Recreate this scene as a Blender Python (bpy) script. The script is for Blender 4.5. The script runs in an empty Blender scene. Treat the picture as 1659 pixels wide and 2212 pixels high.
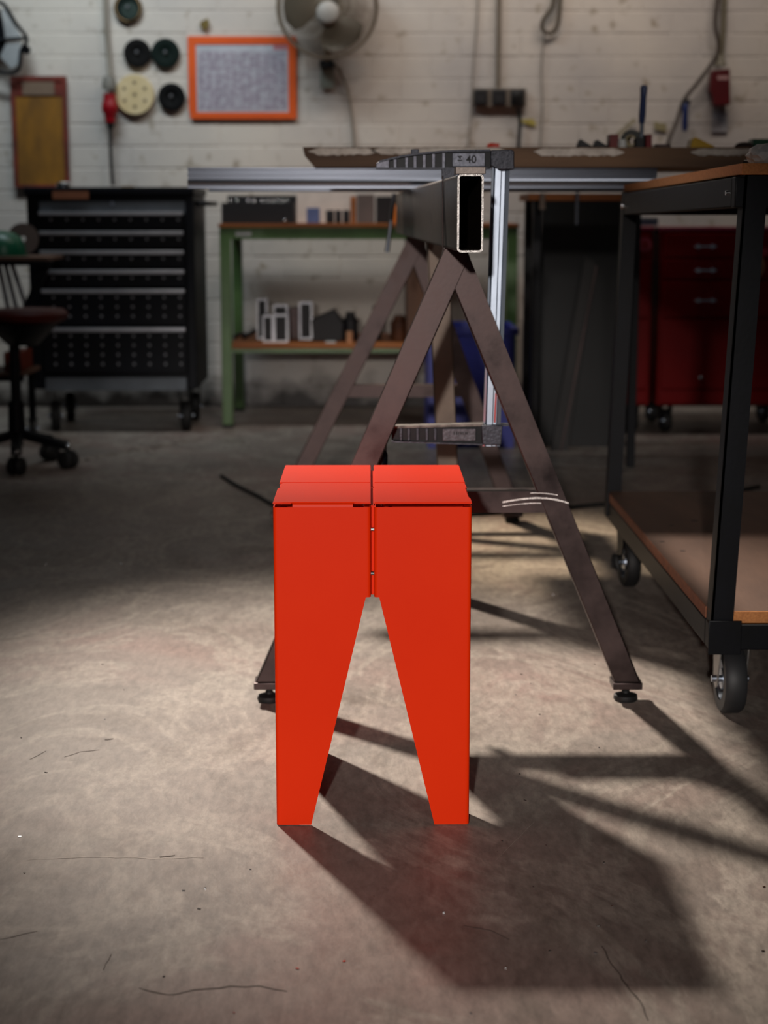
import bpy, bmesh, math, random
from mathutils import Vector, Matrix
random.seed(7)
sc = bpy.context.scene
R = math.radians

# ------------------------------------------------------------ camera
F = 3600.0; CX = 829.5; CY = 1106.0; CH = 0.8272
PITCH = R(10.1731); YAW = R(0.4695)
cam_d = bpy.data.cameras.new('camera'); cam = bpy.data.objects.new('camera', cam_d)
sc.collection.objects.link(cam); sc.camera = cam
cam.location = (0, 0, CH); cam.rotation_euler = (R(90) - PITCH, 0, -YAW)
cam_d.sensor_fit = 'VERTICAL'; cam_d.lens = 50.0; cam_d.sensor_height = 50.0 * 2212 / F
cam_d.clip_start = 0.05
cam_d.dof.use_dof = True; cam_d.dof.focus_distance = 2.30; cam_d.dof.aperture_fstop = 4.2

# ------------------------------------------------------------ exposure, world
vs = sc.view_settings
vs.view_transform = 'Standard'; vs.look = 'None'; vs.gamma = 1.0; vs.exposure = 0.0
vs.use_curve_mapping = False
w = bpy.data.worlds.new('world'); sc.world = w; w.use_nodes = True
w.node_tree.nodes['Background'].inputs[0].default_value = (0.75, 0.85, 1.0, 1)
w.node_tree.nodes['Background'].inputs[1].default_value = 0.05

# ------------------------------------------------------------ lamps
def lamp(name, kind, loc, tgt, energy, col, **kw):
    d = bpy.data.lights.new(name, kind); d.energy = energy; d.color = col
    for k, v in kw.items(): setattr(d, k, v)
    o = bpy.data.objects.new(name, d); sc.collection.objects.link(o)
    o.location = loc
    o.rotation_euler = (Vector(tgt) - Vector(loc)).to_track_quat('-Z', 'Y').to_euler()
    return o
# high spot near the back wall: the key light raking towards the viewer
lamp('key_spot', 'SPOT', (-1.90, 6.30, 4.08), (0.14, 2.70, 0.0), 2700, (1.0, 0.89, 0.78),
     spot_size=R(19.5), spot_blend=1.0, shadow_soft_size=0.16)
lamp('patch_fill_spot', 'SPOT', (-1.84, 6.34, 4.08), (0.48, 4.05, 0.0), 2600, (1.0, 0.82, 0.60),
     spot_size=R(12.5), spot_blend=1.0, shadow_soft_size=0.16)  # second lamp added at the key's position to brighten the warm floor patch
# low lamp just beside the camera
lamp('front_spot', 'SPOT', (-0.50, -3.3, 1.55), (-0.05, 2.3, 0.30), 900, (1.0, 0.93, 0.88),
     spot_size=R(19), spot_blend=1.0, shadow_soft_size=0.06)
# added soft fill above the viewer, brightens the slab edge
lamp('bench_fill_spot', 'SPOT', (0.9, 0.2, 3.1), (0.05, 4.35, 0.98), 210, (1.0, 0.95, 0.90), spot_size=R(24), spot_blend=1.0, shadow_soft_size=0.25)
# lamps over the bench, above the frame, washing the brick wall
lamp('wall_area', 'AREA', (0.9, 6.0, 2.9), (0.6, 7.2, 1.6), 11.5, (1.0, 0.88, 0.78), spread=R(105), size=2.4, size_y=0.25, shape='RECTANGLE')
lamp('wall_area_cool', 'AREA', (-1.2, 6.0, 2.9), (-0.9, 7.2, 1.0), 12, (0.80, 0.93, 1.0), spread=R(105), size=1.2, size_y=0.3, shape='RECTANGLE')

# ------------------------------------------------------------ helpers
def at(x, y, Y):
    u = (x - CX) / F; v = (CY - y) / F
    c, s = math.cos(PITCH), math.sin(PITCH)
    d = (u, c + v * s, -s + v * c)
    cy, sy = math.cos(YAW), -math.sin(YAW)
    X = d[0] * cy - d[1] * sy; YY = d[0] * sy + d[1] * cy
    t = Y / YY
    return Vector((X * t, Y, CH + d[2] * t))
def gr(x, y, z=0.0):
    u = (x - CX) / F; v = (CY - y) / F
    c, s = math.cos(PITCH), math.sin(PITCH)
    d = (u, c + v * s, -s + v * c)
    cy, sy = math.cos(YAW), -math.sin(YAW)
    t = (z - CH) / d[2]
    return Vector(((d[0] * cy - d[1] * sy) * t, (d[0] * sy + d[1] * cy) * t, z))

def lin(c):
    return tuple((v / 255 / 12.92) if v / 255 <= 0.04045 else ((v / 255 + 0.055) / 1.055) ** 2.4 for v in c[:3]) + (1,)

MATS = {}
def mat(name, col, rough=0.5, metal=0.0, col2=None, scale=8.0, bump=0.0, bscale=60.0, stretch=(1, 1, 1), amt=0.5,
        spec=0.5, alpha=None, trans=0.0, coat=0.0, rvar=0.0, detail=6.0):
    if name in MATS: return MATS[name]
    m = bpy.data.materials.new(name); m.use_nodes = True
    nt = m.node_tree; N = nt.nodes; L = nt.links; b = N['Principled BSDF']
    b.inputs['Base Color'].default_value = lin(col); b.inputs['Roughness'].default_value = rough
    b.inputs['Metallic'].default_value = metal; b.inputs['Specular IOR Level'].default_value = spec
    b.inputs['Coat Weight'].default_value = coat
    if trans: b.inputs['Transmission Weight'].default_value = trans
    if alpha is not None: b.inputs['Alpha'].default_value = alpha
    tc = N.new('ShaderNodeTexCoord'); mp = N.new('ShaderNodeMapping'); mp.inputs['Scale'].default_value = stretch
    L.new(tc.outputs['Object'], mp.inputs['Vector'])
    if col2 is None: col2 = tuple(v * 0.86 for v in col)
    n = N.new('ShaderNodeTexNoise'); n.inputs['Scale'].default_value = scale; n.inputs['Detail'].default_value = detail
    n.inputs['Roughness'].default_value = 0.6
    L.new(mp.outputs[0], n.inputs['Vector'])
    r = N.new('ShaderNodeValToRGB'); r.color_ramp.elements[0].position = 0.5 - amt * 0.35; r.color_ramp.elements[1].position = 0.5 + amt * 0.35
    r.color_ramp.elements[0].color = lin(col2); r.color_ramp.elements[1].color = lin(col)
    L.new(n.outputs['Fac'], r.inputs[0]); L.new(r.outputs[0], b.inputs['Base Color'])
    if rvar:
        mr = N.new('ShaderNodeMapRange'); mr.inputs[3].default_value = max(0.03, rough - rvar); mr.inputs[4].default_value = rough + rvar
        mr.inputs[1].default_value = 0.3; mr.inputs[2].default_value = 0.7
        L.new(n.outputs['Fac'], mr.inputs[0]); L.new(mr.outputs[0], b.inputs['Roughness'])
    if bump:
        n2 = N.new('ShaderNodeTexNoise'); n2.inputs['Scale'].default_value = bscale; n2.inputs['Detail'].default_value = 4
        L.new(mp.outputs[0], n2.inputs['Vector'])
        bp = N.new('ShaderNodeBump'); bp.inputs['Strength'].default_value = bump; bp.inputs['Distance'].default_value = 0.002
        L.new(n2.outputs['Fac'], bp.inputs['Height']); L.new(bp.outputs[0], b.inputs['Normal'])
    MATS[name] = m
    return m

class MB:
    def __init__(s): s.bm = bmesh.new(); s.bev = False
    def box(s, x0, x1, y0, y1, z0, z1, bev=0.0, M=None):
        vs_ = [s.bm.verts.new((x, y, z)) for x in (x0, x1) for y in (y0, y1) for z in (z0, z1)]
        fs = [(0, 1, 3, 2), (4, 6, 7, 5), (0, 4, 5, 1), (2, 3, 7, 6), (0, 2, 6, 4), (1, 5, 7, 3)]
        faces = [s.bm.faces.new([vs_[i] for i in f]) for f in fs]
        if M is not None:
            for v in vs_: v.co = M @ v.co
        if bev:
            s.bev = True; es = list({e for f in faces for e in f.edges})
            bmesh.ops.bevel(s.bm, geom=es, offset=bev, segments=2, affect='EDGES', profile=0.5)
        return s
    def pbox(s, x0, y0, x1, y1, Y, dep, bev=0.0):
        ym = (y0 + y1) / 2
        a = at(x0, ym, Y); b = at(x1, ym, Y); t = at((x0 + x1) / 2, y0, Y); u = at((x0 + x1) / 2, y1, Y)
        return s.box(a.x, b.x, Y, Y + dep, u.z, t.z, bev)
    def bar(s, p0, p1, w, d, ref=(0, 1, 0), bev=0.0):
        p0 = Vector(p0); p1 = Vector(p1); z = (p1 - p0); ln = z.length; z.normalize()
        y = Vector(ref); y = (y - z * y.dot(z)).normalized(); x = y.cross(z)
        M = Matrix((x, y, z)).transposed().to_4x4(); M.translation = p0
        return s.box(-w / 2, w / 2, -d / 2, d / 2, 0, ln, bev, M)
    def cyl(s, p0, p1, r0, r1=None, n=20):
        r1 = r0 if r1 is None else r1
        return s.lathe([(0, 0), (r0, 0), (r1, (Vector(p1) - Vector(p0)).length), (0, (Vector(p1) - Vector(p0)).length)], p0, Vector(p1) - Vector(p0), n)
    def lathe(s, prof, org, axis, n=24):
        z = Vector(axis).normalized(); x = z.orthogonal().normalized(); y = z.cross(x); o = Vector(org)
        rings = []
        for r, h in prof:
            if r < 1e-7: rings.append([s.bm.verts.new(o + z * h)])
            else: rings.append([s.bm.verts.new(o + z * h + (x * math.cos(a) + y * math.sin(a)) * r) for a in [2 * math.pi * i / n for i in range(n)]])
        for a, b in zip(rings, rings[1:]):
            for i in range(n):
                j = (i + 1) % n
                if len(a) == 1 and len(b) == 1: continue
                if len(a) == 1: s.bm.faces.new((a[0], b[j], b[i]))
                elif len(b) == 1: s.bm.faces.new((a[i], a[j], b[0]))
                else: s.bm.faces.new((a[i], a[j], b[j], b[i]))
        return s
    def tube(s, pts, r, n=10):
        pts = [Vector(p) for p in pts]; rings = []; prev = None
        for i, p in enumerate(pts):
            t = (pts[min(i + 1, len(pts) - 1)] - pts[max(i - 1, 0)]).normalized()
            if prev is None: x = t.orthogonal().normalized()
            else:
                x = prev - t * prev.dot(t); x = x.normalized() if x.length > 1e-6 else t.orthogonal().normalized()
            prev = x; y = t.cross(x)
            rr = r[i] if isinstance(r, (list, tuple)) else r
            rings.append([s.bm.verts.new(p + (x * math.cos(2 * math.pi * k / n) + y * math.sin(2 * math.pi * k / n)) * rr) for k in range(n)])
        for a, b in zip(rings, rings[1:]):
            for k in range(n): s.bm.faces.new((a[k], a[(k + 1) % n], b[(k + 1) % n], b[k]))
        s.bm.faces.new(rings[0][::-1]); s.bm.faces.new(rings[-1])
        return s
    def torus(s, c, axis, Rr, r, n=48, m=8):
        z = Vector(axis).normalized(); x = z.orthogonal().normalized(); y = z.cross(x); c = Vector(c); rings = []
        for i in range(n):
            a = 2 * math.pi * i / n; d = x * math.cos(a) + y * math.sin(a)
            rings.append([s.bm.verts.new(c + d * (Rr + r * math.cos(2 * math.pi * k / m)) + z * r * math.sin(2 * math.pi * k / m)) for k in range(m)])
        for i in range(n):
            a, b = rings[i], rings[(i + 1) % n]
            for k in range(m): s.bm.faces.new((a[k], b[k], b[(k + 1) % m], a[(k + 1) % m]))
        return s
    def prism(s, poly, vec, bev=0.0):
        vec = Vector(vec)
        a = [s.bm.verts.new(Vector(p)) for p in poly]; b = [s.bm.verts.new(Vector(p) + vec) for p in poly]
        f = [s.bm.faces.new(a), s.bm.faces.new(b[::-1])]
        for i in range(len(a)):
            j = (i + 1) % len(a); f.append(s.bm.faces.new((a[i], b[i], b[j], a[j])))
        if bev: s.bev = True; bmesh.ops.bevel(s.bm, geom=list({e for q in f for e in q.edges}), offset=bev, segments=2, affect='EDGES', profile=0.5)
        return s
    def pprism(s, pts, Y, dep, bev=0.0):
        return s.prism([at(x, y, Y) for x, y in pts], (0, dep, 0), bev)
    def sphere(s, c, r, n=16, sq=(1, 1, 1)):
        g = bmesh.ops.create_uvsphere(s.bm, u_segments=n, v_segments=n // 2, radius=r)
        for v in g['verts']: v.co = Vector((v.co.x * sq[0], v.co.y * sq[1], v.co.z * sq[2])) + Vector(c)
        return s

def obj(name, mb, m, parent=None, label=None, kind=None, smooth=None):
    bm = mb.bm; bmesh.ops.recalc_face_normals(bm, faces=bm.faces)
    me = bpy.data.meshes.new(name); bm.to_mesh(me); bm.free()
    o = bpy.data.objects.new(name, me); sc.collection.objects.link(o)
    if parent is not None:
        o.parent = parent; off = wloc(parent); me.transform(Matrix.Translation(-off))
    else:
        # origin at the base centre
        if len(me.vertices):
            xs = [v.co.x for v in me.vertices]; ys = [v.co.y for v in me.vertices]; zs = [v.co.z for v in me.vertices]
            c = Vector(((min(xs) + max(xs)) / 2, (min(ys) + max(ys)) / 2, min(zs)))
            me.transform(Matrix.Translation(-c)); o.location = c
    if isinstance(m, (list, tuple)):
        for q in m: me.materials.append(q)
    else: me.materials.append(m)
    for p in me.polygons: p.use_smooth = True
    me.set_sharp_from_angle(angle=R(smooth or (20 if mb.bev else 50)))
    if label: o['label'] = label
    if kind: o['kind'] = kind
    return o
def wloc(o):
    v = Vector((0, 0, 0))
    while o is not None: v += o.location; o = o.parent
    return v
def tag(o, label, cat, group=None):
    o['label'] = label; o['category'] = cat
    if group: o['group'] = group
    return o
def thing(name, label, cat, loc, group=None):
    o = bpy.data.objects.new(name, None); sc.collection.objects.link(o); o.location = loc
    o.empty_display_size = 0.05
    return tag(o, label, cat, group)
def copy_tree(o, parent=None):
    c = o.copy(); sc.collection.objects.link(c); c.parent = parent
    for ch in o.children: copy_tree(ch, c)
    return c

# ------------------------------------------------------------ materials
RED = mat('red_powder_coat', (232, 50, 5), 0.42, 0, (226, 45, 4), 3, 0.03, 900, spec=0.10)
STEEL = mat('mill_scale_steel', (80, 66, 64), 0.40, 0.75, (38, 31, 31), 13, 0.03, 120, rvar=0.10, amt=0.8)
STEEL_D = mat('dark_mill_steel', (60, 50, 46), 0.36, 0.8, (40, 33, 30), 6, 0.04, 150, stretch=(1, 0.2, 1), rvar=0.08)
BRIGHT = mat('cut_bright_steel', (235, 230, 225), 0.38, 0.9, (150, 145, 140), 300, 0.5, 500)
ZINC = mat('zinc_plated', (176, 186, 200), 0.34, 1.0, (150, 158, 170), 4, 0.02, 100)
ALU = mat('anodised_aluminium', (140, 145, 156), 0.34, 0.95, (100, 105, 115), 5, 0.04, 60, stretch=(0.1, 1, 1))
CAST = mat('black_cast_iron', (62, 64, 74), 0.45, 0.4, (38, 40, 48), 160, 0.3, 260)
CAST2 = mat('pale_cast_iron', (140, 142, 154), 0.5, 0.5, (104, 106, 116), 150, 0.25, 300)  # paler iron, rib and tip highlights painted into its colour
BLK = mat('black_paint', (9, 11, 18), 0.42, 0.0, (5, 6, 9), 14, 0.05, 120, spec=0.2)
BLK2 = mat('black_rubber', (20, 20, 21), 0.65, 0.0, (12, 12, 12), 20, 0.1, 100)
PAINT_NAVY = mat('navy_black_steel', (9, 12, 21), 0.5, 0.0, (5, 7, 12), 4, spec=0.2)
GREY_TRIM = mat('grey_steel_trim', (105, 112, 120), 0.45, 0.2, (80, 86, 92), 6)
HANDLE = mat('brushed_drawer_handle', (190, 190, 195), 0.4, 0.7, (160, 160, 165), 5)
GREEN = mat('green_bench_paint', (90, 122, 70), 0.30, 0.0, (74, 102, 56), 6, 0.05, 60)
CHIP = mat('chipboard', (216, 146, 84), 0.75, 0, (160, 98, 52), 260, 0.3, 400, amt=0.9)
PLY = mat('worn_plywood', (118, 88, 70), 0.7, 0, (78, 56, 46), 9, 0.2, 120, stretch=(1, 0.25, 1), amt=0.9)
OAK = mat('orange_wood_edge', (176, 104, 44), 0.65, 0, (128, 68, 26), 12, 0.1, 80, stretch=(0.2, 1, 3))
SLABW = mat('old_bench_wood', (112, 84, 60), 0.75, 0, (70, 50, 36), 7, 0.2, 90, stretch=(0.15, 1, 2))
FLAKE = mat('peeling_white_paint', (205, 196, 186), 0.7, 0, (165, 155, 145), 40, 0.3, 90)
CHROME = mat('chrome', (230, 232, 235), 0.12, 1.0)
REDCAB = mat('red_cabinet_lacquer', (128, 8, 10), 0.4, 0, (105, 6, 8), 3, spec=0.15)
WHITE = mat('white_plastic', (200, 200, 196), 0.4)
TUBEC = mat('bare_tube_steel', (185, 185, 188), 0.35, 0.8, (140, 140, 145), 8)

# ------------------------------------------------------------ room shell
WY = 7.2
def brick_mat():
    m = bpy.data.materials.new('painted_brick'); m.use_nodes = True; nt = m.node_tree; N = nt.nodes; L = nt.links; b = N['Principled BSDF']
    g = N.new('ShaderNodeNewGeometry')
    def noise(sc_, det=5):
        n = N.new('ShaderNodeTexNoise'); n.inputs['Scale'].default_value = sc_; n.inputs['Detail'].default_value = det; L.new(g.outputs['Position'], n.inputs['Vector']); return n
    def ramp(n, p0, c0, p1, c1):
        r = N.new('ShaderNodeValToRGB'); r.color_ramp.elements[0].position = p0; r.color_ramp.elements[0].color = c0; r.color_ramp.elements[1].position = p1; r.color_ramp.elements[1].color = c1
        L.new(n.outputs['Fac'], r.inputs[0]); return r
    a = ramp(noise(1.6), 0.35, lin((176, 170, 166)), 0.65, lin((206, 197, 186)))
    d = ramp(noise(18, 8), 0.62, (0, 0, 0, 1), 0.75, (1, 1, 1, 1))
    mx = N.new('ShaderNodeMixRGB'); L.new(d.outputs[0], mx.inputs[0]); L.new(a.outputs[0], mx.inputs[1]); mx.inputs[2].default_value = lin((150, 138, 122))
    # darker, uneven band close to the floor
    sp = N.new('ShaderNodeSeparateXYZ'); L.new(g.outputs['Position'], sp.inputs[0])
    n3 = noise(9, 7); ad = N.new('ShaderNodeMath'); ad.operation = 'MULTIPLY_ADD'; L.new(n3.outputs['Fac'], ad.inputs[0]); ad.inputs[1].default_value = -0.26; L.new(sp.outputs['Z'], ad.inputs[2])
    mr = N.new('ShaderNodeMapRange'); L.new(ad.outputs[0], mr.inputs[0]); mr.inputs[1].default_value = -0.10; mr.inputs[2].default_value = 0.02; mr.inputs[3].default_value = 1; mr.inputs[4].default_value = 0
    m2 = N.new('ShaderNodeMixRGB'); L.new(mr.outputs[0], m2.inputs[0]); L.new(mx.outputs[0], m2.inputs[1]); m2.inputs[2].default_value = lin((52, 46, 42))
    L.new(m2.outputs[0], b.inputs['Base Color']); b.inputs['Roughness'].default_value = 0.55
    bp = N.new('ShaderNodeBump'); bp.inputs['Strength'].default_value = 0.35; bp.inputs['Distance'].default_value = 0.003; L.new(noise(40).outputs['Fac'], bp.inputs['Height']); L.new(bp.outputs[0], b.inputs['Normal'])
    return m
BRICK = brick_mat()
wall = obj('wall_back', MB().box(-4.5, 4.5, WY + 0.0022, WY + 0.25, 0, 4.2), BRICK, kind='structure')
BH = 0.092; BL = 0.252
variants = []
for k in range(5):
    mb = MB().box(-BL / 2 + 0.003, BL / 2 - 0.003, 0.0006 - 0.0004 * k, 0.006, -BH / 2 + 0.003, BH / 2 - 0.003)
    bmesh.ops.bevel(mb.bm, geom=[e for e in mb.bm.edges], offset=0.0018, segments=1, affect='EDGES')
    me = bpy.data.meshes.new('brick'); bmesh.ops.recalc_face_normals(mb.bm, faces=mb.bm.faces); mb.bm.to_mesh(me); mb.bm.free()
    me.materials.append(BRICK); variants.append(me)
rows = 19; nb = 0
rest = MB()
for r in range(-0, 45):
    z = (r + 0.5) * BH
    if z > 4.1: break
    for c in range(-18, 18):
        x = (c + (0.5 if r % 2 else 0.0)) * BL
        if abs(x) > 4.4: continue
        if r < rows and -1.72 <= x <= 1.90:
            o = bpy.data.objects.new('brick', random.choice(variants)); sc.collection.objects.link(o)
            o.parent = wall; o.location = Vector((x, WY + random.uniform(0, 0.0006), z)) - wall.location
            o.rotation_euler = (0, random.uniform(-0.006, 0.006), 0); nb += 1
        else:
            d = random.uniform(-0.0006, 0.001)
            rest.box(x - BL / 2 + 0.003, x + BL / 2 - 0.003, WY - d, WY + 0.006, z - BH / 2 + 0.003, z + BH / 2 - 0.003)
obj('brick_courses', rest, BRICK, wall, kind='stuff')
PLASTER = mat('grey_plaster', (120, 115, 110), 0.8, 0, (95, 90, 86), 2, 0.2, 40)
obj('wall_left', MB().box(-4.6, -4.5, -3.5, WY + 0.25, 0, 4.2), PLASTER, kind='structure')
obj('wall_right', MB().box(4.5, 4.6, -3.5, WY + 0.25, 0, 4.2), PLASTER, kind='structure')
obj('ceiling', MB().box(-4.6, 4.6, -3.5, WY + 0.25, 4.2, 4.3), PLASTER, kind='structure')

def floor_mat():
    m = bpy.data.materials.new('polished_concrete'); m.use_nodes = True; nt = m.node_tree; N = nt.nodes; L = nt.links; b = N['Principled BSDF']
    tc = N.new('ShaderNodeTexCoord')
    def noise(s_, det=6, dist=0.0, st=(1, 1, 1), ro=0.6, off=(0, 0, 0)):
        mp = N.new('ShaderNodeMapping'); mp.inputs['Scale'].default_value = st; mp.inputs['Location'].default_value = off; L.new(tc.outputs['Object'], mp.inputs[0])
        n = N.new('ShaderNodeTexNoise'); n.inputs['Scale'].default_value = s_; n.inputs['Detail'].default_value = det; n.inputs['Distortion'].default_value = dist; n.inputs['Roughness'].default_value = ro
        L.new(mp.outputs[0], n.inputs['Vector']); return n
    def ramp(n, *st):
        r = N.new('ShaderNodeValToRGB'); e = r.color_ramp.elements
        while len(e) < len(st): e.new(0.5)
        for q, (p, c) in zip(e, st): q.position = p; q.color = c if len(c) == 4 else lin(c)
        L.new(n.outputs['Fac'], r.inputs[0]); return r
    def mix(fac, a, c, mode='MIX'):
        x = N.new('ShaderNodeMixRGB'); x.blend_type = mode
        if isinstance(fac, float): x.inputs[0].default_value = fac
        else: L.new(fac, x.inputs[0])
        L.new(a, x.inputs[1])
        if isinstance(c, tuple): x.inputs[2].default_value = lin(c)
        else: L.new(c, x.inputs[2])
        return x.outputs[0]
    base = ramp(noise(1.3, 8, 0.6, (1, 0.8, 1)), (0.3, (126, 116, 108)), (0.52, (150, 139, 130)), (0.72, (160, 148, 140))).outputs[0]
    # pinkish mottling and greyish lime swirls
    pink = ramp(noise(1.1, 5, 0.8, (1, 1, 1), 0.55, (3, 1, 0)), (0.48, (0, 0, 0, 1)), (0.68, (0.5, 0.5, 0.5, 1))).outputs[0]
    base = mix(pink, base, (164, 126, 118))
    sw = ramp(noise(2.6, 9, 2.6, (1, 0.55, 1), 0.62, (0, 4, 0)), (0.47, (0, 0, 0, 1)), (0.53, (0.55, 0.55, 0.55, 1)), (0.60, (0, 0, 0, 1))).outputs[0]
    base = mix(sw, base, (182, 172, 160))
    st = ramp(noise(5, 9, 1.2, (1, 0.6, 1), 0.65, (7, 0, 0)), (0.56, (0, 0, 0, 1)), (0.72, (0.6, 0.6, 0.6, 1))).outputs[0]
    base = mix(st, base, (112, 100, 90))
    fine = ramp(noise(70, 8, 0.2, (1, 0.35, 1), 0.7), (0.35, (205, 205, 205)), (0.65, (255, 255, 255))).outputs[0]
    base = mix(1.0, base, fine, 'MULTIPLY')
    pit = ramp(noise(160, 2, 0, (1, 1, 1), 0.5), (0.20, (0.25, 0.22, 0.2, 1)), (0.25, (1, 1, 1, 1))).outputs[0]
    base = mix(1.0, base, pit, 'MULTIPLY')
    L.new(base, b.inputs['Base Color'])
    rr = N.new('ShaderNodeMapRange'); L.new(noise(3.5, 8, 1.0).outputs['Fac'], rr.inputs[0]); rr.inputs[1].default_value = 0.3; rr.inputs[2].default_value = 0.7; rr.inputs[3].default_value = 0.36; rr.inputs[4].default_value = 0.6
    L.new(rr.outputs[0], b.inputs['Roughness']); b.inputs['Specular IOR Level'].default_value = 0.4
    bp = N.new('ShaderNodeBump'); bp.inputs['Strength'].default_value = 0.16; bp.inputs['Distance'].default_value = 0.004
    L.new(noise(26, 9, 0.4, (1, 0.6, 1)).outputs['Fac'], bp.inputs['Height']); L.new(bp.outputs[0], b.inputs['Normal'])
    return m
floor = obj('floor', MB().box(-4.6, 4.6, -3.5, WY + 0.25, -0.1, 0), floor_mat(), kind='structure')

def ribbon(name, pts, w0, m, lab=None, zz=0.0004):
    mb = MB(); P = [gr(x, y, 0) for x, y in pts]; Q = []
    for a, b_ in zip(P, P[1:]):
        n = max(2, int((b_ - a).length / 0.012))
        for i in range(n): Q.append(a.lerp(b_, i / n) + Vector((random.uniform(-1, 1), random.uniform(-1, 1), 0)) * w0 * 0.5)
    Q.append(P[-1]); L_, R_ = [], []
    for i, p in enumerate(Q):
        t = (Q[min(i + 1, len(Q) - 1)] - Q[max(i - 1, 0)]).normalized(); n = Vector((-t.y, t.x, 0))
        ww = w0 * random.uniform(0.35, 1.0) * math.sin(math.pi * (i + 0.5) / (len(Q) + 0.5)) ** 0.4
        L_.append(mb.bm.verts.new(p + n * ww * 0.5 + Vector((0, 0, zz)))); R_.append(mb.bm.verts.new(p - n * ww * 0.5 + Vector((0, 0, zz))))
    for i in range(len(Q) - 1): mb.bm.faces.new((L_[i], L_[i + 1], R_[i + 1], R_[i]))
    return obj(name, mb, m, floor, lab)
CRK = mat('crack_dirt', (92, 82, 74), 0.8); CRL = mat('pale_filler', (190, 180, 168), 0.6)
ribbon('crack', [(300, 2134), (345, 2146), (380, 2150), (420, 2138), (500, 2132), (560, 2130), (620, 2142)], 0.0035, CRK)
ribbon('crack', [(1300, 2045), (1330, 2095), (1352, 2130), (1385, 2165), (1400, 2205)], 0.0032, CRK)
ribbon('crack', [(0, 2030), (80, 2012)], 0.0016, CRK)
ribbon('crack', [(1000, 2000), (1060, 2010), (1100, 2030)], 0.0018, CRK)
ribbon('filler_line', [(60, 1858), (180, 1852), (250, 1852), (330, 1855), (440, 1853)], 0.0035, CRL)
ribbon('scratch', [(1070, 1860), (1155, 1775)], 0.0012, CRL)
ribbon('scratch', [(222, 2096), (240, 2062)], 0.0014, CRK)
ribbon('chip', [(348, 1851), (378, 1848)], 0.006, CRK)
ribbon('crack', [(65, 1640), (100, 1622)], 0.0025, CRK)
ribbon('crack', [(140, 1636), (175, 1624), (215, 1620)], 0.003, CRK)
ribbon('chip', [(228, 1599), (245, 1596)], 0.007, CRK)
ribbon('pale_streak', [(95, 1000), (180, 995), (260, 978), (340, 965), (440, 946)], 0.045, mat('pale_floor_streak', (150, 135, 122), 0.7))  # paler ragged streak across the floor
# metal shavings and dust specks
mb = MB()
for i in range(90):
    p = gr(random.choice([random.uniform(1080, 1330), random.uniform(0, 1659)]), random.uniform(1110, 1290) if i < 45 else random.uniform(1300, 2200), 0)
    s_ = random.uniform(0.0008, 0.0022); a = random.uniform(0, 3)
    mb.box(-s_, s_, -s_ * 0.6, s_ * 0.6, 0, 0.001, 0, Matrix.Translation(p) @ Matrix.Rotation(a, 4, 'Z') @ Matrix.Rotation(0.2, 4, 'X'))
o = obj('metal_shavings', mb, CHROME, None, kind='stuff'); tag(o, 'tiny bright metal shavings scattered over the concrete floor', 'shavings')

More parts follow.
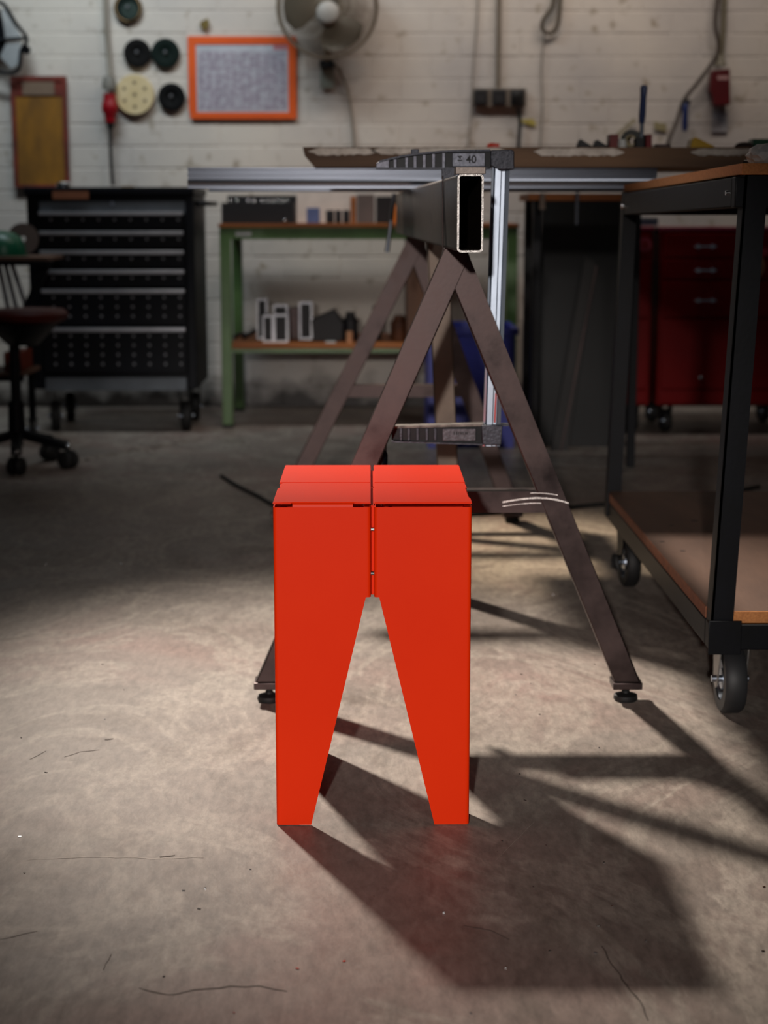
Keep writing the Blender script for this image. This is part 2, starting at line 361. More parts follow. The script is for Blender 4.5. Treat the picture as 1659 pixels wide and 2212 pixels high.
# ------------------------------------------------------------ the red stool
SX0, SX1, SY0, SY1 = -0.1295, 0.1345, 2.175, 2.507
SCX, SCY = (SX0 + SX1) / 2, (SY0 + SY1) / 2
stool = thing('stool', 'bright red folded sheet metal stool with four tapered legs, alone in front', 'stool', (SCX, SCY, 0))
W = (SX1 - SX0) / 2; D = (SY1 - SY0) / 2; G = 0.0022; ZT = 0.4432; ZI = 0.321; T = 0.002; FW = 0.0475
def quarter(sx, sy):
    def arc(c, r, a0, a1, n=5):
        return [(c[0] + r * math.cos(R(a0 + (a1 - a0) * i / n)), c[1] + r * math.sin(R(a0 + (a1 - a0) * i / n)), R(a0 + (a1 - a0) * i / n)) for i in range(n + 1)]
    r1 = 0.0045
    # profile in u (towards the outside) / v (towards the outside), starting on the inner seam flange
    pr = [(G, D - 0.045, math.pi), (G, D - r1, math.pi)]
    pr += arc((G + r1, D - r1), r1, 180, 90)
    pr += [(0.0090, D, math.pi / 2), (W - FW, D, math.pi / 2), (W - r1 - .002, D, math.pi / 2)]
    pr += arc((W - r1, D - r1), r1, 90, 0)
    pr += [(W, D - r1 - .002, 0), (W, D - FW, 0), (W, 0.0090, 0)]
    pr += arc((W - r1, G + r1), r1, 0, -90)
    pr += [(W - 0.045, G, -math.pi / 2)]
    def zb(i, u, v):
        if v > D - r1 - 1e-6 and u < 0.0091: return ZI
        if u > W - r1 - 1e-6 and v < 0.0091: return ZI
        if u < 0.05 and v < D - r1: return ZI
        if v < 0.05 and u < W - r1: return ZI
        return 0.0012
    mb = MB(); bm = mb.bm; cols = []
    for i, (u, v, a) in enumerate(pr):
        nu, nv = math.cos(a), math.sin(a); z0 = zb(i, u, v)
        def V(uu, vv, z): return bm.verts.new((SCX + sx * uu, SCY + sy * vv, z))
        cols.append((V(u, v, z0), V(u, v, ZT), V(u - nu * T, v - nv * T, z0), V(u - nu * T, v - nv * T, ZT)))
    for a, b_ in zip(cols, cols[1:]):
        bm.faces.new((a[0], b_[0], b_[1], a[1])); bm.faces.new((a[2], a[3], b_[3], b_[2]))
        bm.faces.new((a[1], b_[1], b_[3], a[3])); bm.faces.new((a[0], a[2], b_[2], b_[0]))
    for e in (cols[0], cols[-1]): bm.faces.new((e[0], e[1], e[3], e[2]))
    leg = obj('leg', mb, RED, stool, smooth=50)
    # seat plate with notched rim
    mb = MB()
    n = 0.0035
    if sx < 0: prof = [(G, G), (W - 0.004, G), (W - 0.004, 0.045), (W, 0.052), (W, D), (W - 0.024, D), (W - 0.026, D - n), (0.026, D - n), (0.024, D), (G, D)]
    else: prof = [(G, G), (W - 0.002, G), (W - 0.002, 0.012), (W, 0.02), (W, 0.045), (W - n, 0.05), (W - n, D - 0.04), (W, D - 0.035), (W, D), (G, D)]
    if sy > 0: prof = [(G, G), (W, G), (W, D), (G, D)]
    mb.prism([(SCX + sx * u, SCY + sy * v, 0.4500) for u, v in prof], (0, 0, -0.0024))
    bmesh.ops.bevel(mb.bm, geom=[e for e in mb.bm.edges if abs(e.verts[0].co.z - e.verts[1].co.z) < 1e-6 and e.verts[0].co.z > 0.4495], offset=0.0009, segments=2, affect='EDGES')
    pl = obj('seat_plate', mb, RED, stool, smooth=50)
    # bent tab joining plate and leg panel
    mb = MB(); pts = [(D - n - 0.0005, 0.4495), (D - 0.0012, 0.4485), (D - 0.0002, 0.4462), (D, 0.4425), (D - T, 0.4425), (D - T, 0.4455), (D - n - 0.002, 0.4478)]
    if sx * sy > 0:
        mb.prism([(SCX + sx * 0.026, SCY + sy * v, z) for v, z in pts], (sx * (W - 0.052), 0, 0))
    else:
        d2 = W - D
        mb.prism([(SCX + sx * (v + d2), SCY + sy * 0.05, z) for v, z in pts], (0, sy * (D - 0.09), 0))
    obj('bent_tab', mb, RED, stool, smooth=60)
    obj('foot_glide', MB().box(*sorted((SCX + sx * (W - 0.012), SCX + sx * (W - 0.0045))), *sorted((SCY + sy * (D - 0.012), SCY + sy * (D - 0.0045))), 0, 0.004), BLK2, leg)
for sx in (-1, 1):
    for sy in (-1, 1): quarter(sx, sy)
obj('seam_blocker', MB().box(SCX - G - .0012, SCX + G + .0012, SY0 + .013, SY1 - .013, ZI + .0008, ZT), RED, stool)  # added strips block the view through the seams so the gaps stay dark
obj('seam_blocker', MB().box(SX0 + .013, SX1 - .013, SCY - G - .0012, SCY + G + .0012, ZI + .001, ZT), RED, stool)
for z in (0.412, 0.352):
    obj('rivet', MB().cyl((SCX - G - 0.002, SY0 + 0.010, z), (SCX + G + 0.002, SY0 + 0.010, z), 0.003), CHROME, stool)
for sx in (-1, 1):
    obj('rivet', MB().cyl((SCX + sx * 0.012, SY0 + 0.018, 0.4425), (SCX + sx * 0.012, SY0 + 0.018, 0.4475), 0.0025), CHROME, stool)

# ------------------------------------------------------------ steel trestle with box beam
tr = thing('steel_trestle', 'dark brown welded steel trestle of two A-frames under a hollow box beam', 'trestle', (0.12, 3.5, 0))
bz0, bz1 = 0.7708, 0.8822
f0, f1 = at(988, 460, 2.45), at(1044, 460, 2.45)
yb = 4.70
b0 = at(711 + (988 - 711) * 2.45 / yb, 460, yb)
dirx = (b0.x - f0.x)
wbm = f1.x - f0.x; th = 0.0026
def rrect(x0, x1, z0, z1, r, n=4):
    o_ = []
    for cx, cz, a0 in ((x1 - r, z1 - r, 0), (x0 + r, z1 - r, 90), (x0 + r, z0 + r, 180), (x1 - r, z0 + r, 270)):
        for i in range(n + 1): a = R(a0 + 90 * i / n); o_.append((cx + r * math.cos(a), cz + r * math.sin(a)))
    return o_
def rtube(mb, x0, x1, z0, z1, ya, ybk, shift, t, r=0.006):
    O = rrect(x0, x1, z0, z1, r); I = rrect(x0 + t, x1 - t, z0 + t, z1 - t, max(r - t, 0.001)); n = len(O); v = mb.bm.verts.new
    A = [v((x, ya, z)) for x, z in O]; B = [v((x + shift, ybk, z)) for x, z in O]; C_ = [v((x, ya, z)) for x, z in I]; E_ = [v((x + shift, ybk, z)) for x, z in I]
    for i in range(n):
        j = (i + 1) % n
        for q in ((A[i], A[j], B[j], B[i]), (C_[i], E_[i], E_[j], C_[j]), (A[i], C_[i], C_[j], A[j]), (B[i], B[j], E_[j], E_[i])): mb.bm.faces.new(q)
    return mb
beam = obj('beam', rtube(MB(), f0.x, f1.x, bz0, bz1, 2.45, yb, dirx, th), STEEL_D, tr)
obj('cut_edge', rtube(MB(), f0.x - 0.0002, f1.x + 0.0002, bz0 - 0.0002, bz1 + 0.0002, 2.4494, 2.4512, 0, th + 0.0004), BRIGHT, beam, 'bright saw-cut rim of the beam')
def aframe(Y, dep, top, lb, rb, wpx, ytop, ybot, bar_y, eps):
    zt = bz0 + 0.0005
    legs = []
    for k, cb in enumerate((lb, rb)):
        a = at(top, ytop, Y); b_ = at(cb, ybot, Y); hw = wpx / 2 * Y / F
        # extend to the beam underside
        y0 = Y + eps * k
        mb = MB().prism([(b_.x - hw, y0, b_.z), (b_.x + hw, y0, b_.z), (a.x + hw, y0, a.z), (a.x + hw * .86, y0, zt), (a.x - hw * .86, y0, zt), (a.x - hw, y0, a.z)], (0, dep, 0), 0.0022)
        lg = obj('leg', mb, STEEL, tr); legs.append((a, b_, hw))
        pl = MB().box(b_.x - hw - 0.003, b_.x + hw + 0.003, Y - 0.003, Y + dep + 0.003, b_.z - 0.012, b_.z + 0.0002, 0.0015)
        obj('foot_plate', pl, STEEL, lg)
        c = (b_.x, Y + dep / 2, 0)
        mb = MB().lathe([(0, 0), (0.019, 0), (0.021, 0.004), (0.020, 0.010), (0.012, 0.0125), (0.0075, 0.014), (0.0065, 0.018), (0.0045, 0.019), (0.0045, b_.z - 0.010), (0, b_.z - 0.010)], c, (0, 0, 1))
        obj('levelling_foot', mb, BLK2, lg)
    z1 = at(top, bar_y[0], Y).z; z0 = at(top, bar_y[1], Y).z
    def xl(i, z): a, b_, hw = legs[i]; return b_.x + (a.x - b_.x) * (z - b_.z) / (a.z - b_.z)
    hw = legs[0][2]
    cb = MB().prism([(xl(0, z0) + hw * .6, Y + .0008, z0), (xl(1, z0) - hw * .6, Y + .0008, z0), (xl(1, z1) - hw * .6, Y + .0008, z1), (xl(0, z1) + hw * .6, Y + .0008, z1)], (0, dep - .0016, 0))
    return legs, obj('crossbar', cb, STEEL, tr)
L1, cbar = aframe(2.75, 0.04, 984, 580, 1356, 58, 560, 1475, (1062, 1108), 0.0004)
L2, cbar2 = aframe(4.44, 0.04, 897, 606, 1108, 40, 530, 1108, (832, 858), 0.0004)
# strut between the frames
sa, sb = at(953, 700, 3.55), at(966, 1000, 3.55); k_ = (bz0 + 0.02 - sb.z) / (sa.z - sb.z); topp = sb.lerp(sa, k_)
k_ = (0.0 - sb.z) / (sa.z - sb.z); botp = sb.lerp(sa, k_)
RUST = mat('strut_steel_with_rust', (104, 90, 78), 0.45, 0.6, (74, 64, 58), 8, 0.1, 100, amt=0.7)
obj('strut', MB().bar(botp, topp, 0.045, 0.04, (0, 1, 0), 0.003), RUST, tr)
RST = mat('rust_bloom', (200, 140, 70), 0.6, 0.1, (120, 88, 60), 60, amt=0.9)
# ground weld spots on crossbar (bare swirls left by the grinder)
mb = MB()
for off in (0, 9, -13):
    pp = [(1085 + i * 12, 1085 + off - 12 * math.sin(i / 12 * 2.2) * (0.8 if off else 1) + (i / 12) ** 3 * 12) for i in range(13)]
    if off == -13: pp = pp[5:11]
    if off == 9: pp = pp[0:8]
    up = []; dn = []
    for i, (x, y) in enumerate(pp):
        h = (4.0 if off == 0 else 2.2) * random.uniform(0.7, 1.1)
        up.append(mb.bm.verts.new(at(x, y - h / 2, 2.7497))); dn.append(mb.bm.verts.new(at(x, y + h / 2, 2.7497)))
    for i in range(len(pp) - 1): mb.bm.faces.new((up[i], up[i + 1], dn[i + 1], dn[i]))
obj('ground_weld', mb, BRIGHT, cbar, 'bare ground streaks over the weld')
mb = MB()
for s_, n_ in ((0, 1),):
    a, b_, hw = L1[0]
    mb.tube([at(958, 380, 2.75) + Vector((-0.0012, 0.0, 0)), at(958, 540, 2.75) + Vector((-0.0012, 0, 0))], 0.0010, 8)
obj('weld_seam', mb, STEEL, tr)
# steel block on the beam's front end
o = obj('steel_block', MB().box(at(984, 366, 2.455).x, at(1049, 366, 2.455).x, 2.452, 2.50, bz1 + 0.0003, bz1 + 0.0105, 0.0008), mat('bare_flat_steel', (120, 110, 104), 0.45, 0.7, (90, 82, 78), 10, 0.1, 200))
tag(o, 'small flat bare steel block lying on the front end of the beam', 'block')

# ------------------------------------------------------------ bar clamp
YC = 2.81
cl = thing('bar_clamp', 'black iron bar clamp with shiny zinc bar hanging over the beam, marked 40', 'clamp', (at(1075, 640, YC).x, YC, at(1075, 968, YC).z))
pa, pb = at(1084, 366, YC), at(1062, 966, YC)
def rail(mb, p0, p1, prof):
    z = (p1 - p0).normalized(); y = Vector((0, 1, 0)); y = (y - z * y.dot(z)).normalized(); x = y.cross(z)
    mb.prism([p0 + x * a + y * b_ for a, b_ in prof], p1 - p0); return mb
w_ = 0.0148
prof = [(-w_, -.006), (-w_ + .006, -.007), (-w_ + .0075, -.0025), (-.002, -.0025), (0, -.007), (.009, -.007), (.010, -.003), (.0115, -.007), (w_, -.006), (w_, .006), (-w_, .006)]
obj('bar', rail(MB(), pa + Vector((0, 0.016, 0.03)), pb + Vector((0, 0.016, 0)), prof), ZINC, cl)
rl = MB(); q0, q1 = at(1071, 850, YC), at(1068, 914, YC)
obj('red_line', rl.bar(q0 + Vector((0.001, 0.0085, 0)), q1 + Vector((0.001, 0.0085, 0)), 0.003, 0.001), mat('red_marking', (200, 60, 60), 0.4), cl, 'red line printed on the bar')
def arm(outline, ribs, panel, block, lab):
    arm_ = obj('jaw', MB().pprism(outline, YC + 0.008, 0.010, 0.0008), BLK, cl)  # recess slab in black, its shade painted into the colour
    n = len(outline)
    return arm_
top_o = [(812, 366), (814, 352), (835, 346), (870, 338), (900, 332), (950, 327), (1000, 325), (1060, 324), (1060, 364), (1048, 366)]
up = arm(top_o, None, None, None, None)
tc = [(818, 350), (838, 345), (868, 338), (900, 333), (950, 328), (1000, 326), (1058, 325)]
mb = MB()
for (xa, ya), (xb, yb_) in zip(tc, tc[1:]): mb.bar(at(xa, ya, YC + .012), at(xb, yb_, YC + .012), 0.0032, 0.026)
obj('rim', mb, CAST, up)
obj('rim', MB().bar(at(812, 364, YC + .012), at(1052, 364, YC + .012), 0.0026, 0.026), CAST, up)
obj('jaw_tip', MB().pprism([(812, 364), (813, 353), (820, 348), (841, 343), (841, 364)], YC, 0.024, 0.001), CAST2, up)
for x, h in ((853, 344), (878, 340), (896, 337), (916, 334), (936, 332), (958, 330)):
    obj('rib', MB().pbox(x - 3, h, x + 4, 363, YC + .001, 0.008, 0.0008), CAST2, up)
pn = obj('number_panel', MB().pbox(977, 330, 1048, 360, YC - 0.001, 0.012, 0.0012), CAST2, up)
obj('jaw_head', MB().pprism([(1060, 324), (1104, 323), (1111, 326), (1111, 366), (1078, 367), (1072, 360), (1060, 359)], YC - 0.006, 0.040, 0.0015), CAST, up)
def text(s, x, y, Y, size, m, parent, rot=0.0, name='lettering'):
    cu = bpy.data.curves.new(name, 'FONT'); cu.body = s; cu.size = size; cu.extrude = 0.0004; cu.align_x = 'CENTER'; cu.align_y = 'CENTER'; cu.offset = 0.00035
    t = bpy.data.objects.new(name, cu); sc.collection.objects.link(t)
    dg = bpy.context.evaluated_depsgraph_get(); me = bpy.data.meshes.new_from_object(t.evaluated_get(dg))
    bpy.data.objects.remove(t)
    o = bpy.data.objects.new(name, me); sc.collection.objects.link(o); me.materials.clear(); me.materials.append(m)
    me.transform(Matrix.Rotation(R(90), 4, 'X') @ Matrix.Rotation(rot, 4, 'Z')); p = at(x, y, Y)
    me.transform(Matrix.Translation(p - wloc(parent))); o.parent = parent
    return o
INK = mat('dark_marking', (18, 18, 24), 0.6)
text('40', 1018, 345, YC - 0.0012, 0.0175, INK, pn)
text('14', 994, 343, YC - 0.0012, 0.0105, INK, pn, R(90))
obj('clamp_pad', MB().box(at(955, 366, YC).x, at(985, 366, YC).x, YC - 0.002, YC + 0.028, bz1 + 0.0002, at(960, 362, YC).z), CAST, up)
lo_o = [(846, 950), (846, 922), (900, 920), (1044, 915), (1044, 961), (950, 956)]
lo = arm(lo_o, None, None, None, None)
obj('rim', MB().bar(at(846, 921, YC + .012), at(1044, 916, YC + .012), 0.0036, 0.026), mat('worn_edge_iron', (120, 112, 105), 0.5, 0.6, (60, 55, 52), 60), lo)
obj('rim', MB().bar(at(846, 952, YC + .012), at(1042, 958, YC + .012), 0.0024, 0.026), CAST, lo)
for x in (866, 883, 902, 922, 940): obj('rib', MB().pbox(x - 3, 925, x + 3, 952, YC + .001, 0.008, 0.0008), CAST, lo)
pn2 = obj('maker_panel', MB().pbox(956, 926, 1028, 953, YC - 0.001, 0.012, 0.001), mat('maker_plate_iron', (92, 90, 96), 0.5, 0.5, (62, 60, 64), 120, 0.3, 200), lo)
mb = MB()
for i, (dx, h) in enumerate(((0, 7), (5, 7), (10, 6), (14, 6), (19, 6), (24, 5), (28, 6))): mb.pbox(980 + dx, 936 - h / 2, 982.4 + dx + (i % 2), 936 + h / 2, YC - .0014, .0005)
obj('worn_lettering', mb, INK, pn2, 'illegible worn dark lettering', kind='stuff')
obj('slide_block', MB().pprism([(1040, 919), (1086, 919), (1083, 961), (1042, 961)], YC - 0.006, 0.040, 0.0015), CAST, lo)
obj('slide_tail', MB().bar(at(1078, 917, YC + .012), at(1098, 917, YC + .012), 0.003, 0.024), CAST, lo)
obj('spindle', MB().cyl(at(828, 930, YC + .012), at(828, 978, YC + .012), 0.006), ZINC, lo)
obj('spindle_handle', MB().lathe([(0, 0), (.009, 0), (.0125, .01), (.0115, .05), (.013, .085), (.009, .092), (0, .092)], at(822, 970, YC + .012), (0, 0, -1), 16), BLK, lo)
obj('stop_screw', MB().pbox(888, 322, 905, 334, YC + .008, 0.012, 0.001), CAST, up)

# ------------------------------------------------------------ floor hose
pts = [gr(x, y, 0.006) for x, y in [(478, 1028), (510, 1048), (550, 1068), (590, 1090), (650, 1112), (740, 1124), (850, 1122), (960, 1114), (1060, 1108), (1180, 1100), (1305, 1089), (1420, 1084), (1520, 1072), (1590, 1060), (1640, 1051)]]
sm = []
for i in range(len(pts) - 1):
    p0, p1, p2, p3 = pts[max(i - 1, 0)], pts[i], pts[i + 1], pts[min(i + 2, len(pts) - 1)]
    for k in range(6):
        t = k / 6; sm.append(0.5 * ((2 * p1) + (p2 - p0) * t + (2 * p0 - 5 * p1 + 4 * p2 - p3) * t * t + (3 * p1 - p0 - 3 * p2 + p3) * t ** 3))
sm.append(pts[-1])
tag(obj('floor_cable', MB().tube(sm, 0.006, 8), BLK2), 'thin black cable trailing across the floor behind the red stool', 'cable')
def smooth(pts, k=6):
    out = []
    for i in range(len(pts) - 1):
        p0, p1, p2, p3 = pts[max(i - 1, 0)], pts[i], pts[i + 1], pts[min(i + 2, len(pts) - 1)]
        for q in range(k):
            t = q / k; out.append(0.5 * ((2 * p1) + (p2 - p0) * t + (2 * p0 - 5 * p1 + 4 * p2 - p3) * t * t + (3 * p1 - p0 - 3 * p2 + p3) * t ** 3))
    return out + [pts[-1]]

# ------------------------------------------------------------ trolley on the right
tl = thing('trolley', 'tall black steel frame trolley with wooden shelves on castors at right', 'trolley', (0.95, 3.15, 0))
XL, XR, YN, YF = 0.545, 1.32, 2.60, 3.78
ZS = 0.1975
def post(xb, xt, y, sx, sy):
    mb = MB(); ZP = .8846 if y < 3 else .8725
    mb.prism([(xb, y, 0.145), (xb + sx * .036, y, 0.145), (xt + sx * .036, y, ZP), (xt, y, ZP)], (0, sy * .004, 0))
    mb.prism([(xb, y, 0.145), (xb, y + sy * .036, 0.145), (xt, y + sy * .036, ZP), (xt, y, ZP)], (sx * .004, 0, 0))
    obj('post', mb, BLK, tl)
post(XL, XL + .030, YN, 1, 1); post(XL - .006, XL + .016, YF, 1, -1); post(XR, XR + .01, YN, -1, 1); post(XR, XR + .01, YF, -1, -1)
for y in (YN - .003, YF): obj('lower_rail', MB().box(XL - .001, XR + .001, y - .002, y + .034, 0.135, 0.178, 0.002), BLK, tl)
for x in (XL - .001, XR - .034): obj('lower_rail', MB().box(x, x + .036, YN + .034, YF, 0.1355, 0.1775, 0.002), BLK, tl)
obj('corner_plate', MB().box(XL - .003, XL + .05, YN - .008, YN - .0052, 0.128, 0.184, 0.001), BLK, tl)
sh = MB().box(XL + .002, XR - .006, YN + .006, YF - .006, 0.178, ZS, 0.001)
obj('lower_shelf', sh, PLY, tl)
obj('shelf_lipping', MB().box(XL - .0005, XL + .0018, YN + .037, YF - .037, 0.1785, ZS - .0005), mat('dark_lipping', (150, 92, 62), 0.75, 0, (96, 60, 42), 60, amt=.9), tl)  # left lipping darker than the front one
obj('shelf_lipping', MB().box(XL + .037, XR - .037, YN + .0008, YN + .0055, 0.1785, ZS - .0005), CHIP, tl)
for x, y in ((1500, 1125), (1450, 1135), (1430, 1170), (1560, 1235), (1475, 1190)):
    p = gr(x, y, ZS); obj('knot', MB().cyl((p.x, p.y, ZS - .001), (p.x, p.y, ZS + .0005), 0.008 if x == 1500 else 0.005, n=14), mat('dark_knot', (46, 30, 24), 0.7), tl)
for y in (YN, YF - .03):
    dz = 0 if y == YN else .0125
    obj('upper_rail', MB().box(XL + .016, XR, y + .004, y + .030, 0.835 - dz, 0.882 - dz, 0.002), BLK, tl)
for x in (XL + .016, XR - .03): obj('upper_rail', MB().prism([(x, YN + .03, .8355), (x, YF - .03, .8235), (x, YF - .03, .8695), (x, YN + .03, .8815)], (.028, 0, 0), .002), BLK, tl)
obj('top_board', MB().prism([(XL + .022, YN - .012, .885), (XL + .022, YF + .01, .8725), (XL + .022, YF + .01, .8895), (XL + .022, YN - .012, .902)], (XR - XL - .012, 0, 0), .001), CHIP, tl)
obj('bolt', MB().cyl((XL + .009, YF - .05, .842), (XL + .014, YF - .05, .842), 0.006, n=12), CHROME, tl)
obj('bolt', MB().cyl((XL + .013, YN + .06, .858), (XL + .0165, YN + .06, .858), 0.004, n=12), CHROME, tl)
def castor(root, c, r, wd, ang, body, rubber, topz, braked=False, scale=1.0):
    """castor hanging below topz, wheel touching the ground at c"""
    M = Matrix.Translation(Vector((c[0], c[1], 0))) @ Matrix.Rotation(ang, 4, 'Z')
    ax = (M.to_3x3() @ Vector((1, 0, 0)))
    cen = Vector((c[0], c[1], r))
    cs = obj('castor', MB().box(-wd * .9, wd * .9, -wd, wd, topz - .006, topz, 0.001, M), body, root)
    for s_ in (-1, 1):
        x = s_ * (wd / 2 + .004); mb = MB()
        obj('fork_plate', mb.prism([M @ Vector((x, a, z)) for a, z in ((-r * .55, topz - .006), (r * .55, topz - .006), (r * .22, r * .85), (0, r * .72), (-r * .22, r * .85))], ax * (s_ * .0025)), body, cs)
    obj('tyre', MB().lathe([(r * .62, -wd / 2), (r * .92, -wd / 2), (r, -wd * .32), (r, wd * .32), (r * .92, wd / 2), (r * .62, wd / 2), (r * .62, -wd / 2)], cen, ax, 40), rubber, cs)
    obj('hub', MB().lathe([(0, -wd * .42), (r * .3, -wd * .42), (r * .34, -wd * .2), (r * .56, -wd * .2), (r * .63, -wd * .45), (r * .63, wd * .45), (r * .56, wd * .2), (r * .34, wd * .2), (r * .3, wd * .42), (0, wd * .42)], cen, ax, 32), ZINC, cs)
    obj('axle_nut', MB().cyl(cen - ax * (wd / 2 + .013), cen + ax * (wd / 2 + .013), .006, n=8), ZINC, cs)
    return cs
castor(tl, (0.603, 2.70), 0.058, 0.036, R(0), mat('galvanised_sheet', (175, 172, 168), 0.45, 0.7, (120, 118, 116), 12), mat('grey_rubber', (44, 45, 47), 0.55), 0.1355)
castor(tl, (0.580, 3.66), 0.056, 0.030, R(6), BLK, BLK2, 0.1355)
castor(tl, (1.26, 2.70), 0.058, 0.034, R(20), MATS['galvanised_sheet'], MATS['grey_rubber'], 0.1355)
castor(tl, (1.26, 3.66), 0.056, 0.030, R(0), BLK, BLK2, 0.1355)
obj('string_tangle', MB().tube(smooth([Vector((.550, 3.655, .062)), Vector((.542, 3.64, .05)), Vector((.545, 3.65, .072)), Vector((.553, 3.645, .045)), Vector((.544, 3.66, .06)), Vector((.556, 3.65, .07))]), 0.006, 6), BLK2, tl)
# things on the trolley top
p = at(1648, 357, 2.68)
mb = MB(); bmesh.ops.create_icosphere(mb.bm, subdivisions=3, radius=0.5)
for v in mb.bm.verts:
    k = 1 + 0.10 * math.sin(v.co.x * 23 + v.co.y * 17) * math.cos(v.co.z * 19 + v.co.x * 11) + random.uniform(-.05, .05)
    v.co = Vector((v.co.x * .060 * k, v.co.y * .05 * k, max(v.co.z, -.36) * .036 * k)) + Vector((p.x, 2.66, .9022 + .0135))
for v in mb.bm.verts: v.co.z = max(v.co.z, 0.9024)
tag(obj('crumpled_film', mb, mat('crumpled_clear_film', (245, 240, 236), 0.28, 0.0, (215, 210, 205), 60, 0.5, 90), smooth=15), 'crumpled shiny clear plastic lump on the chipboard trolley top', 'plastic')
a = at(1565, 358, 2.95)
tag(obj('paper_scrap', MB().box(a.x - .02, a.x + .016, 2.93, 2.98, .8990, .9008), mat('white_paper', (225, 220, 214), 0.7)), 'flat white scrap on the chipboard top of the trolley', 'paper')
tag(obj('small_screw', MB().cyl((at(1607, 355, 2.7).x, 2.7, .9055), (at(1607, 355, 2.7).x + .014, 2.69, .9055), .0042, n=8), CHROME), 'small bright screw lying beside the plastic lump on trolley', 'screw')

# ------------------------------------------------------------ profiles and slab resting on the beam
zp0 = bz1 + 0.0004
a0, a1 = at(405, 385, 3.88), at(1420, 385, 3.88)
zt = at(800, 362, 3.88).z
hp = zt - zp0
mb = MB(); n_ = 5
poly = [(0, 0)]
yy = 3.88
prof = [(.004, 0.0), (.004, .10), (0.0, .12), (0.0, .22), (-.0035, .30), (0.0, .40), (.0, .46), (.010, .49), (.010, .60), (0.0, .63), (0.0, .72), (.010, .75), (.010, .88), (0.0, .91), (0.0, 1.0)]
pp = [(yy + d_, zp0 + hp * h) for d_, h in prof] + [(yy + .045, zt), (yy + .045, zp0)]
mb.prism([(a0.x, y, z) for y, z in pp], (a1.x - a0.x, 0, 0))
o = obj('aluminium_profile', mb, ALU); tag(o, 'long grooved aluminium profile lying across the beam under the wooden slab', 'metal profile')
b0_ = at(450, 405, 4.50)
o = obj('aluminium_profile', MB().box(b0_.x, a1.x + .1, 4.50, 4.545, zp0, zp0 + hp, 0.002), ALU)
tag(o, 'second, darker aluminium profile behind the first one across the beam', 'metal profile')
SL0, SL1 = at(654, 340, 3.85).x, at(1640, 340, 3.85).x
zs0 = zt + 0.0004; zs1 = at(900, 318, 3.85).z
slab = thing('wooden_slab', 'thick old wooden worktop slab with peeling white paint along its edge', 'worktop', ((SL0 + SL1) / 2, 4.10, zs0))
mb = MB().prism([(SL0, 3.85, zs1), (SL1, 3.85, zs1), (SL1, 3.85, zs0), (SL0 + .026, 3.85, zs0), (SL0 + .004, 3.85, zs0 + .025)], (0, .50, 0))
obj('slab', mb, SLABW, slab)
def flakes(xa, xb, ya, yb2):
    mb = MB(); up_, dn_ = [], []
    n = int((xb - xa) / 6)
    for i in range(n + 1):
        x = xa + (xb - xa) * i / n; k = min(1, min(i, n - i) / 4 + .15)
        m_ = (ya + yb2) / 2
        up_.append(mb.bm.verts.new(at(x, m_ - (m_ - ya) * k + random.uniform(0, 1), 3.8492))); dn_.append(mb.bm.verts.new(at(x, m_ + (yb2 - m_) * k + random.uniform(-2.5, 1.5), 3.8492)))
    for i in range(n): mb.bm.faces.new((up_[i], up_[i + 1], dn_[i + 1], dn_[i]))
    g = bmesh.ops.extrude_face_region(mb.bm, geom=list(mb.bm.faces))
    for v in g['geom']:
        if isinstance(v, bmesh.types.BMVert): v.co.y -= 0.0012
    obj('paint_flake', mb, FLAKE, slab)
flakes(666, 812, 319, 335); flakes(800, 1096, 319, 333); flakes(1152, 1348, 320, 337); flakes(1492, 1640, 321, 336)

# things lying on the slab
def item(name, lab, cat, mb, m, group=None): return tag(obj(name, mb, m), lab, cat, group)
ZB = zs1 + 0.0004
def ibox(x0, x1, ytop, Y=4.10, dep=.05, bev=.002):
    a = at(x0, ytop, Y); b_ = at(x1, ytop, Y); return MB().box(a.x, b_.x, Y, Y + dep, ZB, a.z, bev)
DKBR = mat('dark_red_plastic', (110, 24, 20), 0.5); DK = mat('dark_soft_plastic', (24, 22, 26), 0.6)
o = thing('screwdriver', 'screwdriver with dark blade and red handle lying on slab beside the clamp', 'screwdriver', (at(1045, 315, 4.15).x, 4.15, ZB))
obj('shaft', MB().tube([(at(1022, 315, 4.15).x, 4.15, ZB + .004), (at(1056, 315, 4.15).x, 4.15, ZB + .007)], .004, 8), DK, o)
obj('handle', MB().tube([(at(1052, 315, 4.15).x, 4.15, ZB + .011), (at(1060, 315, 4.15).x, 4.15, ZB + .011), (at(1078, 315, 4.15).x, 4.15, ZB + .010)], [.007, .011, .010], 12), mat('red_handle_plastic', (190, 50, 30), 0.4), o)
def wedge(x0, x1, yt, Y, m, nm, lab, cat, flip=False, dep=.05):
    a = at(x0, yt, Y); b_ = at(x1, yt, Y); c = [(a.x, Y, ZB), (b_.x, Y, ZB), (b_.x, Y, ZB + (a.z - ZB) * .35), (a.x + (b_.x - a.x) * .15, Y, a.z), (a.x, Y, ZB + (a.z - ZB) * .5)]
    if flip: c = [(a.x + b_.x - x, y, z) for x, y, z in c]
    return item(nm, lab, cat, MB().prism(c, (0, dep, 0), .002), m)
wedge(1250, 1282, 300, 4.10, DK, 'angle_magnet', 'leftmost black wedge-shaped angle magnet on the wooden slab', 'magnet')
wedge(1285, 1318, 301, 4.12, DK, 'angle_magnet', 'black wedge-shaped angle magnet touching the brown-red block', 'magnet')
item('small_box', 'small brown-red box standing between black magnet and grey tape roll', 'box', ibox(1317, 1337, 290, 4.10), DKBR)
item('spray_cap', 'small pale grey cap beside the brown-red box on slab', 'cap', MB().lathe([(0, 0), (.011, 0), (.011, .022), (.009, .027), (0, .027)], (at(1344, 300, 4.10).x, 4.10, ZB), (0, 0, 1), 20), WHITE)
